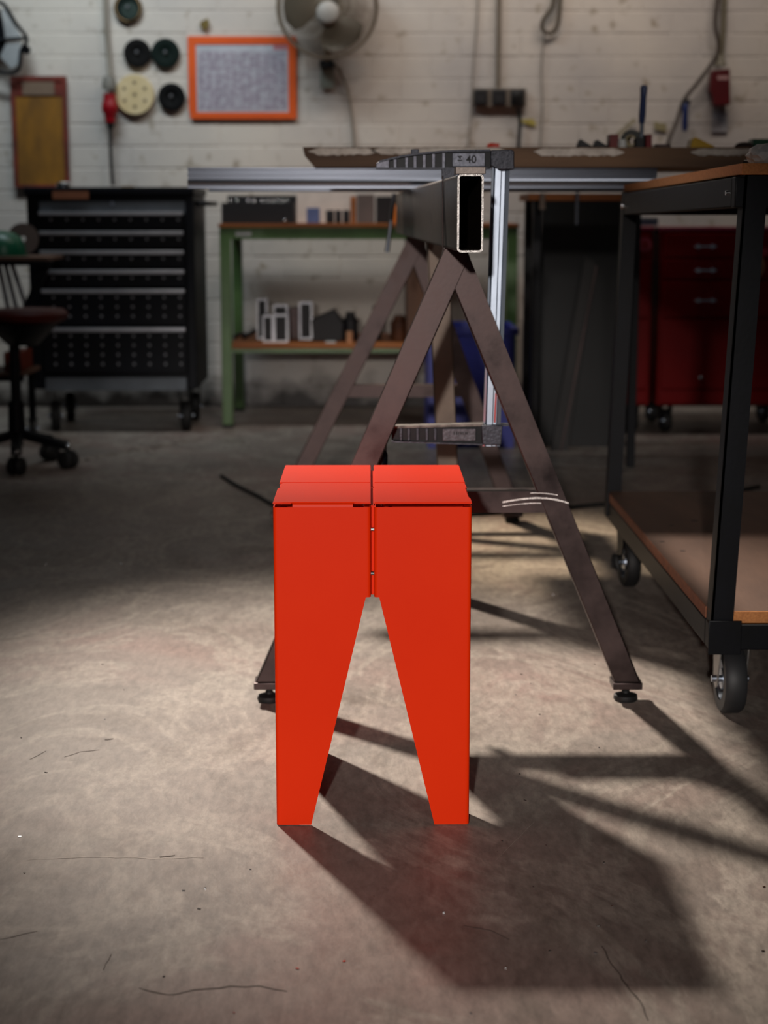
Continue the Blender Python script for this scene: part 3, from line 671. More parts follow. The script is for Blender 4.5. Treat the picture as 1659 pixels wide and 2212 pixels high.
o = thing('tape_roll', 'grey tape roll with a yellowish core standing on its edge', 'tape', (at(1362, 305, 4.15).x, 4.15, ZB))
c_ = (at(1362, 305, 4.15).x, 4.15, ZB + .0265)
obj('tape', MB().lathe([(.014, 0), (.026, 0), (.026, .03), (.014, .03), (.014, 0)], c_, (.5, 1, 0), 28), mat('grey_tape', (95, 95, 92), 0.5), o)
obj('core', MB().lathe([(.011, -.001), (.0138, -.001), (.0138, .031), (.011, .031), (.011, -.001)], c_, (.5, 1, 0), 28), mat('cardboard_core', (196, 180, 140), 0.8), o)
o = thing('quick_clamp', 'clamp with upright dark blue handle standing on the slab', 'clamp', (at(1386, 305, 4.15).x, 4.15, ZB))
hx = at(1386, 305, 4.15).x
obj('clamp_base', MB().box(hx - .018, hx + .014, 4.13, 4.17, ZB, ZB + .034, .004), DK, o)
obj('spindle', MB().cyl((hx, 4.15, ZB + .03), (hx - .001, 4.15, ZB + .075), .005), ZINC, o)
obj('handle', MB().lathe([(0, 0), (.007, 0), (.0085, .02), (.0075, .06), (.009, .085), (.006, .09), (0, .09)], (hx - .001, 4.15, ZB + .068), (.04, 0, 1), 14), mat('navy_handle', (34, 50, 96), 0.45), o)
item('small_box', 'dark red box standing just right of the blue-handled clamp', 'box', ibox(1396, 1409, 290, 4.11), mat('crimson_card', (120, 20, 26), 0.6))
item('metal_offcut', 'low dark metal offcut on slab where the wall cable ends', 'offcut', ibox(1416, 1450, 311, 4.11, .06, .003), STEEL)
item('plastic_wedge', 'yellow plastic wedge on the slab below the hanging red box', 'wedge', MB().prism([(at(1490, 300, 4.05).x, 4.05, ZB), (at(1552, 300, 4.05).x, 4.05, ZB), (at(1540, 300, 4.05).x, 4.05, ZB + .012), (at(1503, 297, 4.05).x, 4.05, at(1503, 296, 4.05).z), (at(1496, 300, 4.05).x, 4.05, at(1496, 300, 4.05).z)], (0, .06, 0), .002), mat('yellow_plastic', (206, 160, 20), 0.45))
item('cloth_lump', 'low dark brown rag heaped on the slab near its right end', 'rag', MB().sphere((at(1608, 312, 4.15).x, 4.15, ZB + .012), .024, 18, (1, 1, .5)), mat('brown_cloth', (62, 44, 40), 0.9, bump=.5, bscale=80))
item('small_box', 'flat green box at the far right end of the slab', 'box', ibox(1626, 1668, 300, 4.15), mat('green_plastic_box', (34, 92, 62), 0.5))

# small table further back, carried on thin legs
ZTt = at(1200, 418, 5.42).z
st_ = thing('side_table', 'plain wooden topped side table standing behind slab, in front of the dark sheets', 'table', (at(1230, 430, 5.6).x, 5.6, 0))
ta, tb = at(1142, 420, 5.42).x, at(1400, 420, 5.42).x
obj('tabletop', MB().box(ta, tb, 5.42, 5.76, ZTt - .022, ZTt, .001), OAK, st_)
for x in (ta + .03, tb - .03):
    for y in (5.45, 5.73): obj('leg', MB().box(x - .013, x + .013, y - .013, y + .013, 0, ZTt - .0222, .001), BLK, st_)
gx = at(1247, 450, 5.40).x
tag(obj('hanging_rod', MB().cyl((gx, 5.4055, at(1247, 485, 5.40).z), (gx, 5.4055, ZTt + .004), .006), ZINC), 'short grey metal rod hanging at the front of side table', 'rod')
gx = at(1172, 440, 5.40).x
tag(obj('hanging_brush', MB().cyl((gx, 5.407, at(1172, 452, 5.40).z), (gx, 5.407, ZTt + .002), .011, .008), mat('pale_brush', (150, 132, 120), 0.8)), 'pale stubby brush hanging at front of side table, left of rod', 'brush')
tag(obj('hanging_cable', MB().tube(smooth([Vector((at(1150, 434, 5.6).x, 5.6, ZTt - .0225 - .003)), at(1160, 500, 5.6), at(1163, 520, 5.6), at(1148, 545, 5.6)]) , .008, 8), BLK2), 'short loop of dark cable hanging beneath the side table', 'cable')

# dark sheets leaning
def sheet(name, lab, pts, Y, lean, m, t=.012):
    P = [at(x, y, Y) for x, y in pts]; zmin = min(p.z for p in P)
    for p in P:
        if p.z < zmin + .01: p.z = 0.0
    Q = [Vector((p.x, p.y + (p.z - 0) * lean, max(p.z, 0.0))) for p in P]
    tag(obj(name, MB().prism(Q, (0, t, 0), .001), m), lab, 'sheet')
SD = mat('dark_sheet_steel', (15, 14, 14), 0.6, 0.1, (9, 9, 9), 5); SD2 = mat('dark_brown_board', (24, 18, 15), 0.6, 0, (15, 12, 10), 6)
sheet('leaning_sheet', 'wide black sheet leaning by the wall behind the side table, its top slanted, widened to fill in shade', [(1176, 432), (1352, 424), (1352, 930), (1148, 930), (1152, 720), (1172, 560)], 5.93, .1, SD)  # leaning sheet enlarged, its black also paints in shade under the table
sheet('leaning_board', 'narrow dark brown board leaning in front of the wide black sheet', [(1268, 555), (1292, 565), (1228, 932), (1190, 932)], 5.83, .08, SD2, .02)
tag(obj('steel_strip', MB().bar(at(1291, 575, 5.80) + Vector((0, .03, 0)), Vector((at(1212, 925, 5.81).x, 5.81, 0.0)), .007, .006), STEEL), 'thin steel strip slanting along the edge of the narrow board', 'strip')
BIN = mat('blue_plastic_bin', (24, 38, 150), 0.45, 0, (18, 30, 120), 6)
bx0, bx1 = at(925, 800, 5.9), at(1112, 800, 5.9); bt = at(1000, 716, 5.9).z
bin_ = thing('storage_bin', 'tall blue plastic bin on the floor behind the trestle', 'bin', ((bx0.x + bx1.x) / 2, 6.1, 0))
mb = MB()
for (xa, xb, ya, yb2) in ((bx0.x, bx1.x, 5.9, 5.91), (bx0.x, bx1.x, 6.29, 6.30), (bx0.x, bx0.x + .01, 5.91, 6.29), (bx1.x - .01, bx1.x, 5.91, 6.29)): mb.box(xa, xb, ya, yb2, 0.01, bt - .012)
mb.box(bx0.x, bx1.x, 5.9, 6.3, 0, .01); obj('body', mb, BIN, bin_)
mb = MB()
for (xa, xb, ya, yb2) in ((bx0.x - .012, bx1.x + .012, 5.888, 5.912), (bx0.x - .012, bx1.x + .012, 6.288, 6.312), (bx0.x - .012, bx0.x + .012, 5.912, 6.288), (bx1.x - .012, bx1.x + .012, 5.912, 6.288)): mb.box(xa, xb, ya, yb2, bt - .012, bt + .01)
obj('rim', mb, BIN, bin_)

# ------------------------------------------------------------ green workbench
YG, YGb = 6.47, 7.08
gx0 = at(474, 500, YG).x; gx1 = at(1119, 500, YG).x; zg = at(600, 483, YG).z; zg1 = at(600, 491, YG).z; zg2 = at(600, 517, YG).z
gb = thing('workbench', 'green painted steel workbench with orange-brown wooden top and shelf by the wall', 'workbench', ((gx0 + gx1) / 2, 6.77, 0))
obj('worktop', MB().box(gx0 - .004, gx1 + .004, YG - .008, YGb, zg1, zg, .001), OAK, gb)
obj('front_rail', MB().box(gx0, gx1, YG, YG + .04, zg2, zg1 - .0004, .002), GREEN, gb)
obj('back_rail', MB().box(gx0, gx1, YGb - .045, YGb - .005, zg2, zg1 - .0004, .002), GREEN, gb)
for x in (gx0, gx1 - .041):
    for y in (YG - .001, YGb - .044): obj('leg', MB().box(x, x + .041, y, y + .04, 0.012, zg1 - .0005, .003), GREEN, gb)
    obj('side_rail', MB().box(x + .002, x + .038, YG + .04, YGb - .045, zg2, zg1 - .0006, .002), GREEN, gb)
    for y in (YG, YGb - .044): obj('foot_cap', MB().box(x - .001, x + .042, y - .002, y + .041, 0, .012, .001), BLK2, gb)
zsf = at(600, 743, YG).z
obj('shelf_board', MB().box(gx0 + .03, gx1 - .03, YG + .002, YGb - .02, zsf - .018, zsf, .001), OAK, gb)
obj('shelf_rail', MB().box(gx0 + .04, gx1 - .04, YG + .004, YG + .03, zsf - .034, zsf - .0185, .001), GREEN, gb)
obj('tape_label', MB().box(at(509, 505, YG).x, at(543, 505, YG).x, YG - .0012, YG - .0002, at(520, 510, YG).z, at(520, 500, YG).z), WHITE, gb, 'white tape label on the front rail')
# on the bench top
def tbox(x0, x1, y0, Y, dep, zb, bev=.002):
    a = at(x0, y0, Y); b_ = at(x1, y0, Y); return MB().box(a.x, b_.x, Y, Y + dep, zb, a.z, bev)
zz = zg + .0004
cr = thing('tool_case', 'low black open tool case with shiny sockets on the bench top', 'case', (at(556, 450, 6.6).x, 6.6, zz))
a, b_ = at(478, 430, 6.52), at(634, 430, 6.52); zc = at(500, 438, 6.52).z
mb = MB(); mb.box(a.x, b_.x, 6.52, 6.80, zz, zz + .01); mb.box(a.x, b_.x, 6.52, 6.53, zz + .01, zc); mb.box(a.x, b_.x, 6.79, 6.80, zz + .01, zc + .03); mb.box(a.x, a.x + .01, 6.53, 6.79, zz + .01, zc); mb.box(b_.x - .01, b_.x, 6.53, 6.79, zz + .01, zc)
obj('case_body', mb, DK, cr)
obj('case_tray', MB().box(a.x + .01, b_.x - .01, 6.53, 6.79, zc - .025, zc - .012), DK, cr)
obj('latch', MB().sphere((at(616, 479, 6.51).x, 6.516, at(616, 476, 6.5).z), .006, 10), CHROME, cr)
SOCKN = {497: 'leftmost', 512: 'second from left', 535: 'third from left', 548: 'fourth from left', 566: 'left of the middle pair', 578: 'right of the middle pair', 590: 'fourth from right', 601: 'third from right', 612: 'second from right', 622: 'rightmost'}
for x in (497, 512, 535, 548, 566, 578, 590, 601, 612, 622):
    r = random.uniform(.005, .009); p = at(x, 428, 6.6)
    tag(obj('socket', MB().lathe([(0, 0), (r, 0), (r, .025), (r * .8, .028), (r * .6, .028), (r * .6, .02), (0, .02)], (p.x, 6.6, zc - .0118), (0, 0, 1), 12), CHROME), 'small shiny steel socket standing in the black tool case, ' + SOCKN[x], 'socket', 'sockets in the black tool case')
tag(obj('white_board', MB().box(at(640, 440, 6.95).x, at(765, 440, 6.95).x, 6.95, 6.965, zz, at(700, 405, 6.95).z), mat('cream_board', (225, 214, 204), 0.7)), 'plain cream board standing upright at the back of the bench top', 'board')
tag(obj('picture_box', tbox(662, 690, 449, 6.70, .06, zz), mat('blue_grey_card', (96, 112, 160), 0.5)), 'small blue-grey square box in front of the cream board', 'box')
for i, (x0, x1) in enumerate(((703, 722), (723, 738), (740, 756))):
    p = at((x0 + x1) / 2, 454, 6.68); r = (at(x1, 454, 6.68).x - at(x0, 454, 6.68).x) / 2 - .001; h = p.z - zz
    tag(obj('can', MB().lathe([(0, 0), (r, 0), (r, h * .93), (r * .9, h), (0, h)], (p.x, 6.70, zz), (0, 0, 1), 20), DK), ('left' if i == 0 else 'middle' if i == 1 else 'right') + ' one of three small black cans on the bench top', 'can', 'black cans on the bench top')
tag(obj('orange_folder', tbox(757, 769, 424, 6.75, .16, zz, .001), OAK), 'upright orange-brown binder between black cans and grey box', 'binder')
tag(obj('grey_box', tbox(771, 809, 420, 6.74, .12, zz), mat('grey_card_box', (110, 98, 94), 0.7)), 'upright grey cardboard box right of the orange-brown binder', 'box')
tag(obj('dark_box', tbox(812, 866, 424, 6.74, .16, zz), DK), 'dark box on the bench top beside the trestle beam', 'box')
tag(obj('orange_can', MB().lathe([(0, 0), (.022, 0), (.022, .05), (.012, .07), (.006, .078), (0, .08)], (at(860, 470, 6.6).x, 6.6, zz), (0, 0, 1), 20), mat('bright_orange_plastic', (240, 130, 40), 0.45)), 'bright orange bottle on the bench top partly behind the beam', 'bottle')
# on the lower shelf
zz = zsf + .0004
def offcut(x0, x1, yt, Y, dep, lab, ang=0.0):
    a = at(x0, yt, Y); b_ = at(x1, yt, Y); mb = MB(); h = a.z - zz; wd = b_.x - a.x; t = .006
    # closed square tube lying with its open mouth to the front
    O = [(0, 0), (wd, 0), (wd, h), (0, h)]; I = [(t, t), (wd - t, t), (wd - t, h - t), (t, h - t)]
    V = lambda p_, y: mb.bm.verts.new((a.x + p_[0], y, zz + p_[1]))
    A = [V(p_, Y) for p_ in O]; B = [V(p_, Y) for p_ in I]; C2 = [V(p_, Y + dep) for p_ in O]; E2 = [V(p_, Y + dep) for p_ in I]
    for i in range(4):
        j = (i + 1) % 4
        for q in ((A[i], A[j], B[j], B[i]), (A[i], C2[i], C2[j], A[j]), (B[i], B[j], E2[j], E2[i]), (C2[i], E2[i], E2[j], C2[j])): mb.bm.faces.new(q)
    o_ = tag(obj('tube_offcut', mb, TUBEC), lab, 'tube offcut', 'tube offcuts on the lower shelf')
    obj('inside_shade', MB().box(a.x + t + .0003, b_.x - t - .0003, Y + .012, Y + dep - .002, zz + t + .0003, zz + h - t - .0003), DK, o_)  # dark block stands in for the shade inside the tube
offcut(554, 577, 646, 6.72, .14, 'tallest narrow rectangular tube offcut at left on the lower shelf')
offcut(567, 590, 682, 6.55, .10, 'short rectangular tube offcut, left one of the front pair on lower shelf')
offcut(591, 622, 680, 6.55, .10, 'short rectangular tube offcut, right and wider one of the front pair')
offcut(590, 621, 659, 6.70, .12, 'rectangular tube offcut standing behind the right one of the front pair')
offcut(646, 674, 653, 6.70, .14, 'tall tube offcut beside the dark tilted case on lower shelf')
tag(obj('steel_plate', tbox(624, 645, 664, 6.72, .1, zz), STEEL), 'dark brown steel block between the tube offcuts on the shelf', 'block')
P = [at(x, y, 6.6) for x, y in ((676, 742), (672, 692), (722, 670), (742, 700), (738, 742))]
P = [Vector((p.x, p.y, max(p.z, zz))) for p in P]
for p in (P[0], P[-1]): p.z = zz
tag(obj('dark_case', MB().prism(P, (0, .16, 0), .003), DK), 'black angular case with slanted lid on the lower shelf', 'case')
tag(obj('wood_block', MB().cyl((at(755, 740, 6.52).x, 6.52, zz), (at(755, 740, 6.52).x, 6.52, at(755, 716, 6.52).z), .013), mat('pale_wood', (196, 140, 100), 0.7)), 'small round pale wood block at front of the lower shelf', 'block')
tag(obj('paper_scrap', MB().box(at(703, 740, 6.5).x, at(725, 740, 6.5).x, 6.5, 6.54, zz, zz + .006, .001), WHITE), 'flat whitish scrap in front of the black angular case', 'scrap')
for i, (x, y, r, lab) in enumerate(((522, 735, .018, 'grey bent metal offcut lying left of the tube offcuts'), (541, 725, .02, 'dark metal offcut leaning beside the left tube offcuts'), (757, 690, .03, 'dark rounded motor behind the pale wood block'), (812, 672, .022, 'dark cylinder standing behind the rear trestle leg'), (862, 700, .035, 'rusty brown machine part on right end of lower shelf'))):
    p = at(x, y, 6.7); q = Vector((p.x, 6.7, zz))
    h = p.z - zz + r
    mb = MB()
    if i < 2: mb.tube(smooth([q + Vector((-.03, 0, .008)), q + Vector((-.005, .02, .02)), q + Vector((.02, .01, h))]), .0085, 8)
    else: mb.lathe([(0, 0), (r, 0), (r, h * .75), (r * .7, h * .8), (r * .6, h), (0, h)], q, (0, 0, 1), 18)
    tag(obj('metal_part', mb, [STEEL, DK, DK, DK, mat('rusty_casting', (112, 62, 30), 0.7, 0.2, (60, 34, 20), 12)][i]), lab, 'metal part')
tag(obj('upright_board', MB().box(at(879, 640, 6.50).x, at(921, 640, 6.50).x, 6.50, 6.90, zz, zg2 - .002, .001), mat('brown_board', (104, 62, 30), 0.6, 0, (70, 40, 20), 5, stretch=(1, 1, .2))), 'brown wooden board standing between the bench shelf and top', 'board')
# thin rod hanging off the profile by the beam
tag(obj('lever_rod', MB().tube([at(852, 418, 4.72), at(842, 500, 4.72), at(836, 545, 4.72)], [.0062, .0055, .007], 10), ALU), 'slim grey metal rod hanging left of the beam end', 'rod')

# ------------------------------------------------------------ black drawer cabinet (left)
YT = 6.32
tx0, tx1 = at(62, 640, YT).x, at(420, 640, YT).x; tz1 = at(240, 404, YT).z; tz0 = at(240, 842, YT).z
tcab = thing('tool_cabinet', 'black wheeled tool cabinet with seven pale drawer handles by the wall', 'cabinet', ((tx0 + tx1) / 2, 6.6, 0))
mb = MB(); mb.box(tx0, tx1, YT + .02, 6.80, tz0, tz1 - .03, .004)
obj('body', mb, PAINT_NAVY, tcab)
obj('top_tray', MB().box(tx0 - .006, tx1 + .006, YT - .004, 6.806, tz1 - .03, tz1, .006), PAINT_NAVY, tcab)
obj('front_panel', MB().box(at(84, 445, YT).x, at(400, 445, YT).x, YT + .006, YT + .0198, at(240, 462, YT).z, at(240, 435, YT).z, .001), GREY_TRIM, tcab)
obj('lock', MB().cyl((at(242, 438, YT).x, YT + .003, at(242, 440, YT).z), (at(242, 438, YT).x, YT + .006, at(242, 440, YT).z), .008, n=16), ZINC, tcab)
obj('bottom_panel', MB().box(at(98, 828, YT).x, at(402, 828, YT).x, YT + .006, YT + .0198, tz0 - .004, at(240, 816, YT).z, .001), GREY_TRIM, tcab)
hy = [462, 504, 546, 588, 630, 713]; he = [500, 542, 584, 626, 709, 812]
dx0, dx1 = at(88, 600, YT).x, at(399, 600, YT).x
HOLE = mat('perforation_glint', (140, 140, 146), 0.45)  # pale colour paints the light caught by the perforations
for k in range(6):
    za, zb_ = at(240, hy[k] - 5, YT).z, at(240, he[k] - 7, YT).z
    dr = obj('drawer', MB().box(dx0, dx1, YT, YT + .0195, zb_, za, .002), PAINT_NAVY, tcab)
    obj('handle', MB().box(dx0 + .001, dx1 - .001, YT - .014, YT - .0005, at(240, hy[k] + 4, YT).z, at(240, hy[k] - 5, YT).z, .003), HANDLE, dr)
    rows_ = 1 if k < 4 else (3 if k == 4 else 4)
    mb = MB()
    for r_ in range(rows_):
        for c in range(9):
            x = at(114 + c * 34.2, 600, YT).x; z = at(240, hy[k] + 12.5 + r_ * 20.3, YT).z
            mb.lathe([(0, 0), (.0052, 0), (.0052, .001), (.0036, .0012), (.003, .0005), (0, .0005)], (x, YT - .0001, z), (0, -1, 0), 10)
    obj('perforations', mb, HOLE, dr, 'row of round perforations, their glints painted pale', kind='stuff')
obj('push_handle', MB().tube(smooth([Vector((tx1, 6.40, at(430, 440, 6.5).z)), Vector((tx1 + .05, 6.42, at(430, 440, 6.5).z)), Vector((tx1 + .05, 6.72, at(430, 440, 6.5).z)), Vector((tx1, 6.74, at(430, 440, 6.5).z))], 5), .009, 8), BLK, tcab)
obj('corner_post', MB().box(tx1 - .030, tx1 + .004, YT + .002, YT + .03, tz0 + .002, tz1 - .031, .004), PAINT_NAVY, tcab)
for x, y in ((tx1 - .05, 6.40), (tx0 + .07, 6.40), (tx1 - .05, 6.72), (tx0 + .07, 6.72)): castor(tcab, (x, y), .058, .034, R(12), BLK, BLK2, tz0)
tag(obj('cardboard_piece', MB().box(at(114, 421, YT).x, at(192, 421, YT).x, YT - .0065, YT - .0045, at(150, 430, YT).z, at(150, 413, YT).z), mat('brown_cardboard', (150, 92, 62), 0.8)), 'brown cardboard strip stuck to the tray front of the black cabinet', 'cardboard')
tag(obj('glass_jar', MB().lathe([(0, 0), (.03, 0), (.03, .018), (.02, .024), (0, .024)], (at(138, 400, 6.6).x, 6.6, tz1 + .0005), (0, 0, 1), 20), CHROME), 'shiny round tin on top of the black tool cabinet', 'tin')
tag(obj('torn_paper', MB().prism([(at(262, 404, YT).x, YT, tz1 + .0003), (at(290, 404, YT).x, YT, tz1 + .0003), (at(286, 404, YT).x, YT + .04, tz1 + .0003), (at(266, 404, YT).x, YT + .03, tz1 + .0003)], (0, 0, .004)), mat('cream_paper', (212, 190, 160), 0.8)), 'torn cream paper scrap on the front rim of the black tool cabinet', 'paper')

# ------------------------------------------------------------ red cabinets (right)
YR = 6.25
def redcab(x0, x1, lab, drawers, knobs, toplit):
    xa, xb = at(x0, 700, YR).x, at(x1, 700, YR).x; z1 = at(1500, 489, YR).z; z0 = at(1500, 876, YR).z
    t = thing('tool_cabinet', lab, 'cabinet', ((xa + xb) / 2, 6.5, 0))
    obj('body', MB().box(xa, xb, YR + .02, 6.75, z0, z1 - .02, .004), REDCAB, t)
    obj('lid', MB().box(xa - .003, xb + .003, YR + .004, 6.753, z1 - .02, z1, .008), mat('red_lid_lit_pink', (150, 40, 70), 0.22, 0, coat=.6), t)  # pinkish tint paints the coloured light along the top edge
    ys = drawers
    for ya, yb2 in zip(ys, ys[1:]):
        dr = obj('drawer' if yb2 < 700 else 'door', MB().box(xa + .012, xb - .012, YR, YR + .0195, at(1500, yb2 - 2, YR).z, at(1500, ya + 2, YR).z, .003), REDCAB, t)
        if yb2 < 700 and knobs:
            m_ = (ya + yb2) / 2; zc_ = at(1500, m_ + 2, YR).z; xc = at(1522, m_, YR).x
            h = obj('handle', MB().bar((xc - .042, YR - .018, zc_), (xc + .042, YR - .018, zc_), .008, .006, (0, 1, 0), .002), CHROME, dr)
            for s_ in (-1, 1): obj('handle_foot', MB().cyl((xc + s_ * .026, YR, zc_), (xc + s_ * .026, YR - .018, zc_), .008, n=12), CHROME, dr)
        elif yb2 > 700:
            xc = at(1513 if knobs else 1366, 815, YR).x; zc_ = at(1500, 815 if knobs else 770, YR).z
            if knobs: obj('knob', MB().lathe([(0, 0), (.009, 0), (.007, .012), (0, .014)], (xc, YR, zc_), (0, -1, 0), 14), CHROME, dr)
            else: obj('latch', MB().sphere((xc, YR - .003, zc_), .012, 12, (.6, .4, 1.4)), CHROME, dr)
    for x in (xa + .05, xb - .05):
        for y in (6.35, 6.66): castor(t, (x, y), .045, .028, R(10), BLK, BLK2, z0)
    return t
rc = redcab(1424, 1740, 'wide red lacquered cabinet with chrome drawer handles, partly behind the trolley', [502, 558, 605, 688, 842, 872], True, True)
rc2 = redcab(1330, 1408, 'narrow red lacquered cabinet beside the wide one, with a round sticker', [502, 558, 688, 842, 872], False, False)
def disc(parent, x, y, Y, r, m, name, lab=None):
    p = at(x, y, Y); return obj(name, MB().cyl((p.x, Y, p.z), (p.x, Y - .0012, p.z), r, n=32), m, parent, lab)
disc(rc2, 1393, 528, YR - .0002, .026, mat('pink_sticker', (190, 70, 90), 0.5), 'sticker', 'round pink sticker'); disc(rc2, 1393, 528, YR - .0016, .013, mat('red_sticker_ring', (150, 20, 30), 0.5), 'sticker_centre')
disc(rc, 1620, 575, YR - .0002, .055, mat('cream_sticker', (200, 160, 130), 0.5), 'sticker', 'large round cream sticker'); disc(rc, 1621, 575, YR - .0016, .042, mat('dark_sticker_centre', (30, 34, 44), 0.5), 'sticker_centre')
disc(rc, 1652, 545, YR - .0002, .016, MATS['pink_sticker'], 'sticker')
tag(obj('metal_tray', MB().box(at(1372, 490, 6.4).x, at(1412, 490, 6.4).x, 6.3, 6.5, at(1390, 488, YR).z + .0005, at(1390, 482, 6.4).z + .02, .003), ALU), 'small metal tray on top of the narrow red cabinet', 'tray')

# ------------------------------------------------------------ swivel stool and shelf cart (far left)
yS = 5.45
sc_ = at(75, 960, yS)
sw_ = thing('swivel_stool', 'dark swivel work stool with red-brown seat and black star base on castors', 'stool', (sc_.x, yS, 0))
c = Vector((at(28, 700, yS).x, yS, 0)); zs = at(88, 664, yS).z
obj('seat', MB().lathe([(0, 0), (.10, 0), (.125, .012), (.13, .03), (.115, .045), (0, .05)], (c.x + .05, c.y, zs - .05), (0, 0, 1), 32), mat('red_brown_leatherette', (84, 26, 18), 0.5, spec=.2), sw_)
obj('seat_pan', MB().lathe([(0, 0), (.05, 0), (.10, .05), (.12, .07), (0, .07)], (c.x + .03, c.y, zs - .121), (0, 0, 1), 24), BLK, sw_)
obj('gas_column', MB().lathe([(0, .10), (.03, .10), (.026, .22), (.016, .22), (.016, zs - .12), (0, zs - .12)], (c.x, c.y, 0), (0, 0, 1), 18), BLK, sw_)
mb = MB(); ends = []
for k in range(5):
    a = R(-80 + 72 * k); e = Vector((c.x + .17 * math.cos(a), c.y + .17 * math.sin(a), .075)); ends.append((e, a))
    mb.bar((c.x, c.y, .115), e, .035, .028, (0, 0, 1), .004)
obj('star_base', mb, BLK, sw_)
for e, a in ends:
    cs = obj('castor', MB().cyl((e.x, e.y, .03), (e.x, e.y, .085), .006), BLK, sw_)
    ax = Vector((math.cos(a + 1.2), math.sin(a + 1.2), 0))
    for s_ in (-1, 1): obj('wheel', MB().lathe([(0, 0), (.024, 0), (.030, .004), (.030, .016), (.026, .020), (0, .021)], Vector((e.x, e.y, .030)) + ax * (.004 * s_), ax * s_, 24), BLK2, cs)
    obj('castor_cap', MB().sphere((e.x, e.y, .076), .014, 12, (1, 1, .6)), CHROME, cs)
cart = thing('shelf_cart', 'dark shelf cart with three wooden decks at the left edge, behind the stool', 'cart', (at(-60, 960, 6.0).x, 6.0, 0))
cx0, cx1 = at(-260, 700, 5.95).x, at(48, 700, 5.95).x
for y in (555, 676, 806):
    z = at(30, y, 5.95).z
    obj('deck', MB().box(cx0, cx1 + (.10 if y == 555 else 0), 5.95, 6.25, z - .014, z, .001), PLY, cart)
    obj('deck_edge', MB().box(cx0, cx1 + (.10 if y == 555 else 0), 5.944, 5.9495, z - .03, z - .012, .001), BLK, cart)
zt_ = at(30, 555, 5.95).z
for x in (cx0 + .02, cx1 - .03): 
    for y in (5.97, 6.22): obj('upright', MB().box(x - .012, x + .012, y - .012, y + .012, .07, at(30, 676, 5.95).z - .0145, .002), BLK, cart)
obj('brace', MB().bar(at(106, 560, 5.99), at(52, 680, 5.99), .03, .02, (0, 1, 0), .002), BLK, cart)
obj('brace', MB().bar((cx0 + .03, 5.99, zt_ - .01), (cx0 + .03, 5.99, .5), .03, .02, (0, 1, 0), .002), BLK, cart)
for x in (cx0 + .03, cx1 - .03):
    for y in (5.98, 6.21): castor(cart, (x, y), .032, .022, R(15), BLK, BLK2, .07)
z1_ = zt_ + .0005
hel = thing('welding_helmet', 'dark green rounded safety helmet on the top deck of the left cart', 'helmet', (at(8, 520, 6.1).x, 6.1, z1_))
obj('shell', MB().lathe([(.085, 0), (.082, .03), (.068, .06), (.04, .078), (0, .085)], (at(4, 520, 6.1).x, 6.1, z1_ + .006), (0, 0, 1), 32), mat('dark_green_shell', (14, 84, 58), 0.35), hel)
obj('brim', MB().lathe([(.082, 0), (.094, 0), (.094, .006), (.082, .006), (.082, 0)], (at(4, 520, 6.1).x, 6.1, z1_), (0, 0, 1), 32), MATS['dark_green_shell'], hel)
tag(obj('cutting_wheel', MB().lathe([(.01, 0), (.058, 0), (.058, .003), (.01, .003), (.01, 0)], (at(50, 520, 6.215).x, 6.215, z1_ + .058), (0, -1, .1), 36), mat('brown_abrasive', (88, 72, 66), 0.8)), 'brown cutting wheel standing behind the green helmet', 'disc')
zm = at(30, 676, 5.95).z + .0005
for i, (x0, x1, x2) in enumerate(((-4, 18, 0), (10, 36, 0), (24, 58, 0))):
    p0 = Vector((at(x1, 675, 6.1).x, 6.1, zm + .006)); p1 = Vector((at(x0, 566, 6.1).x, 6.1, zt_ - .02))
    tag(obj('steel_tube', MB().cyl(p0, p1, .0085, n=14), TUBEC), ('leftmost' if i == 0 else 'middle' if i == 1 else 'rightmost') + ' one of three slanting steel tubes on the cart deck', 'tube', 'steel tubes on the cart')
zl = at(30, 806, 5.95).z
tag(obj('red_crate', MB().box(at(8, 880, 5.97).x, at(46, 880, 5.97).x, 6.0, 6.2, zl + .0005, zl + .07, .003), mat('red_brown_crate', (120, 44, 20), 0.6)), 'small red-brown crate on the lowest deck of the left cart', 'crate')

# ------------------------------------------------------------ things on the brick wall
YW = WY - .010
yb_ = thing('yellow_board', 'worn yellow wooden board in a dark red frame hanging on the wall', 'board', (at(88, 400, YW).x, YW, at(88, 405, YW).z))
YEL = mat('worn_yellow_wood', (160, 108, 14), 0.6, 0, (62, 40, 14), 11, 0.2, 60, stretch=(1, 1, .35), amt=.9)
a = at(24, 165, YW); b_ = at(152, 405, YW); fw = .018
REDF = mat('dark_red_frame', (120, 40, 24), 0.6, 0, (70, 30, 20), 12)
obj('panel', MB().box(a.x + fw * .6, b_.x - fw * .6, YW - .014, YW, b_.z + .01, a.z - .02), YEL, yb_)
for q in ((a.x, a.x + fw, b_.z, a.z), (b_.x - fw, b_.x, b_.z, a.z)): obj('frame_rail', MB().box(q[0], q[1], YW - .022, YW, q[2], q[3], .001), REDF, yb_)
for q in ((a.z - .022, a.z), (b_.z, b_.z + .012)): obj('frame_rail', MB().box(a.x + fw, b_.x - fw, YW - .022, YW, q[0], q[1], .001), REDF, yb_)
obj('head_panel', MB().box(a.x + fw, b_.x - fw, YW - .017, YW - .0142, at(88, 208, YW).z, a.z - .022), REDF, yb_)
obj('name_plate', MB().box(at(50, 190, YW).x, at(119, 190, YW).x, YW - .020, YW - .0172, at(88, 206, YW).z, at(88, 174, YW).z, .001), mat('dull_plate', (122, 100, 82), 0.6), yb_, 'dull metal plate at the head of the board')
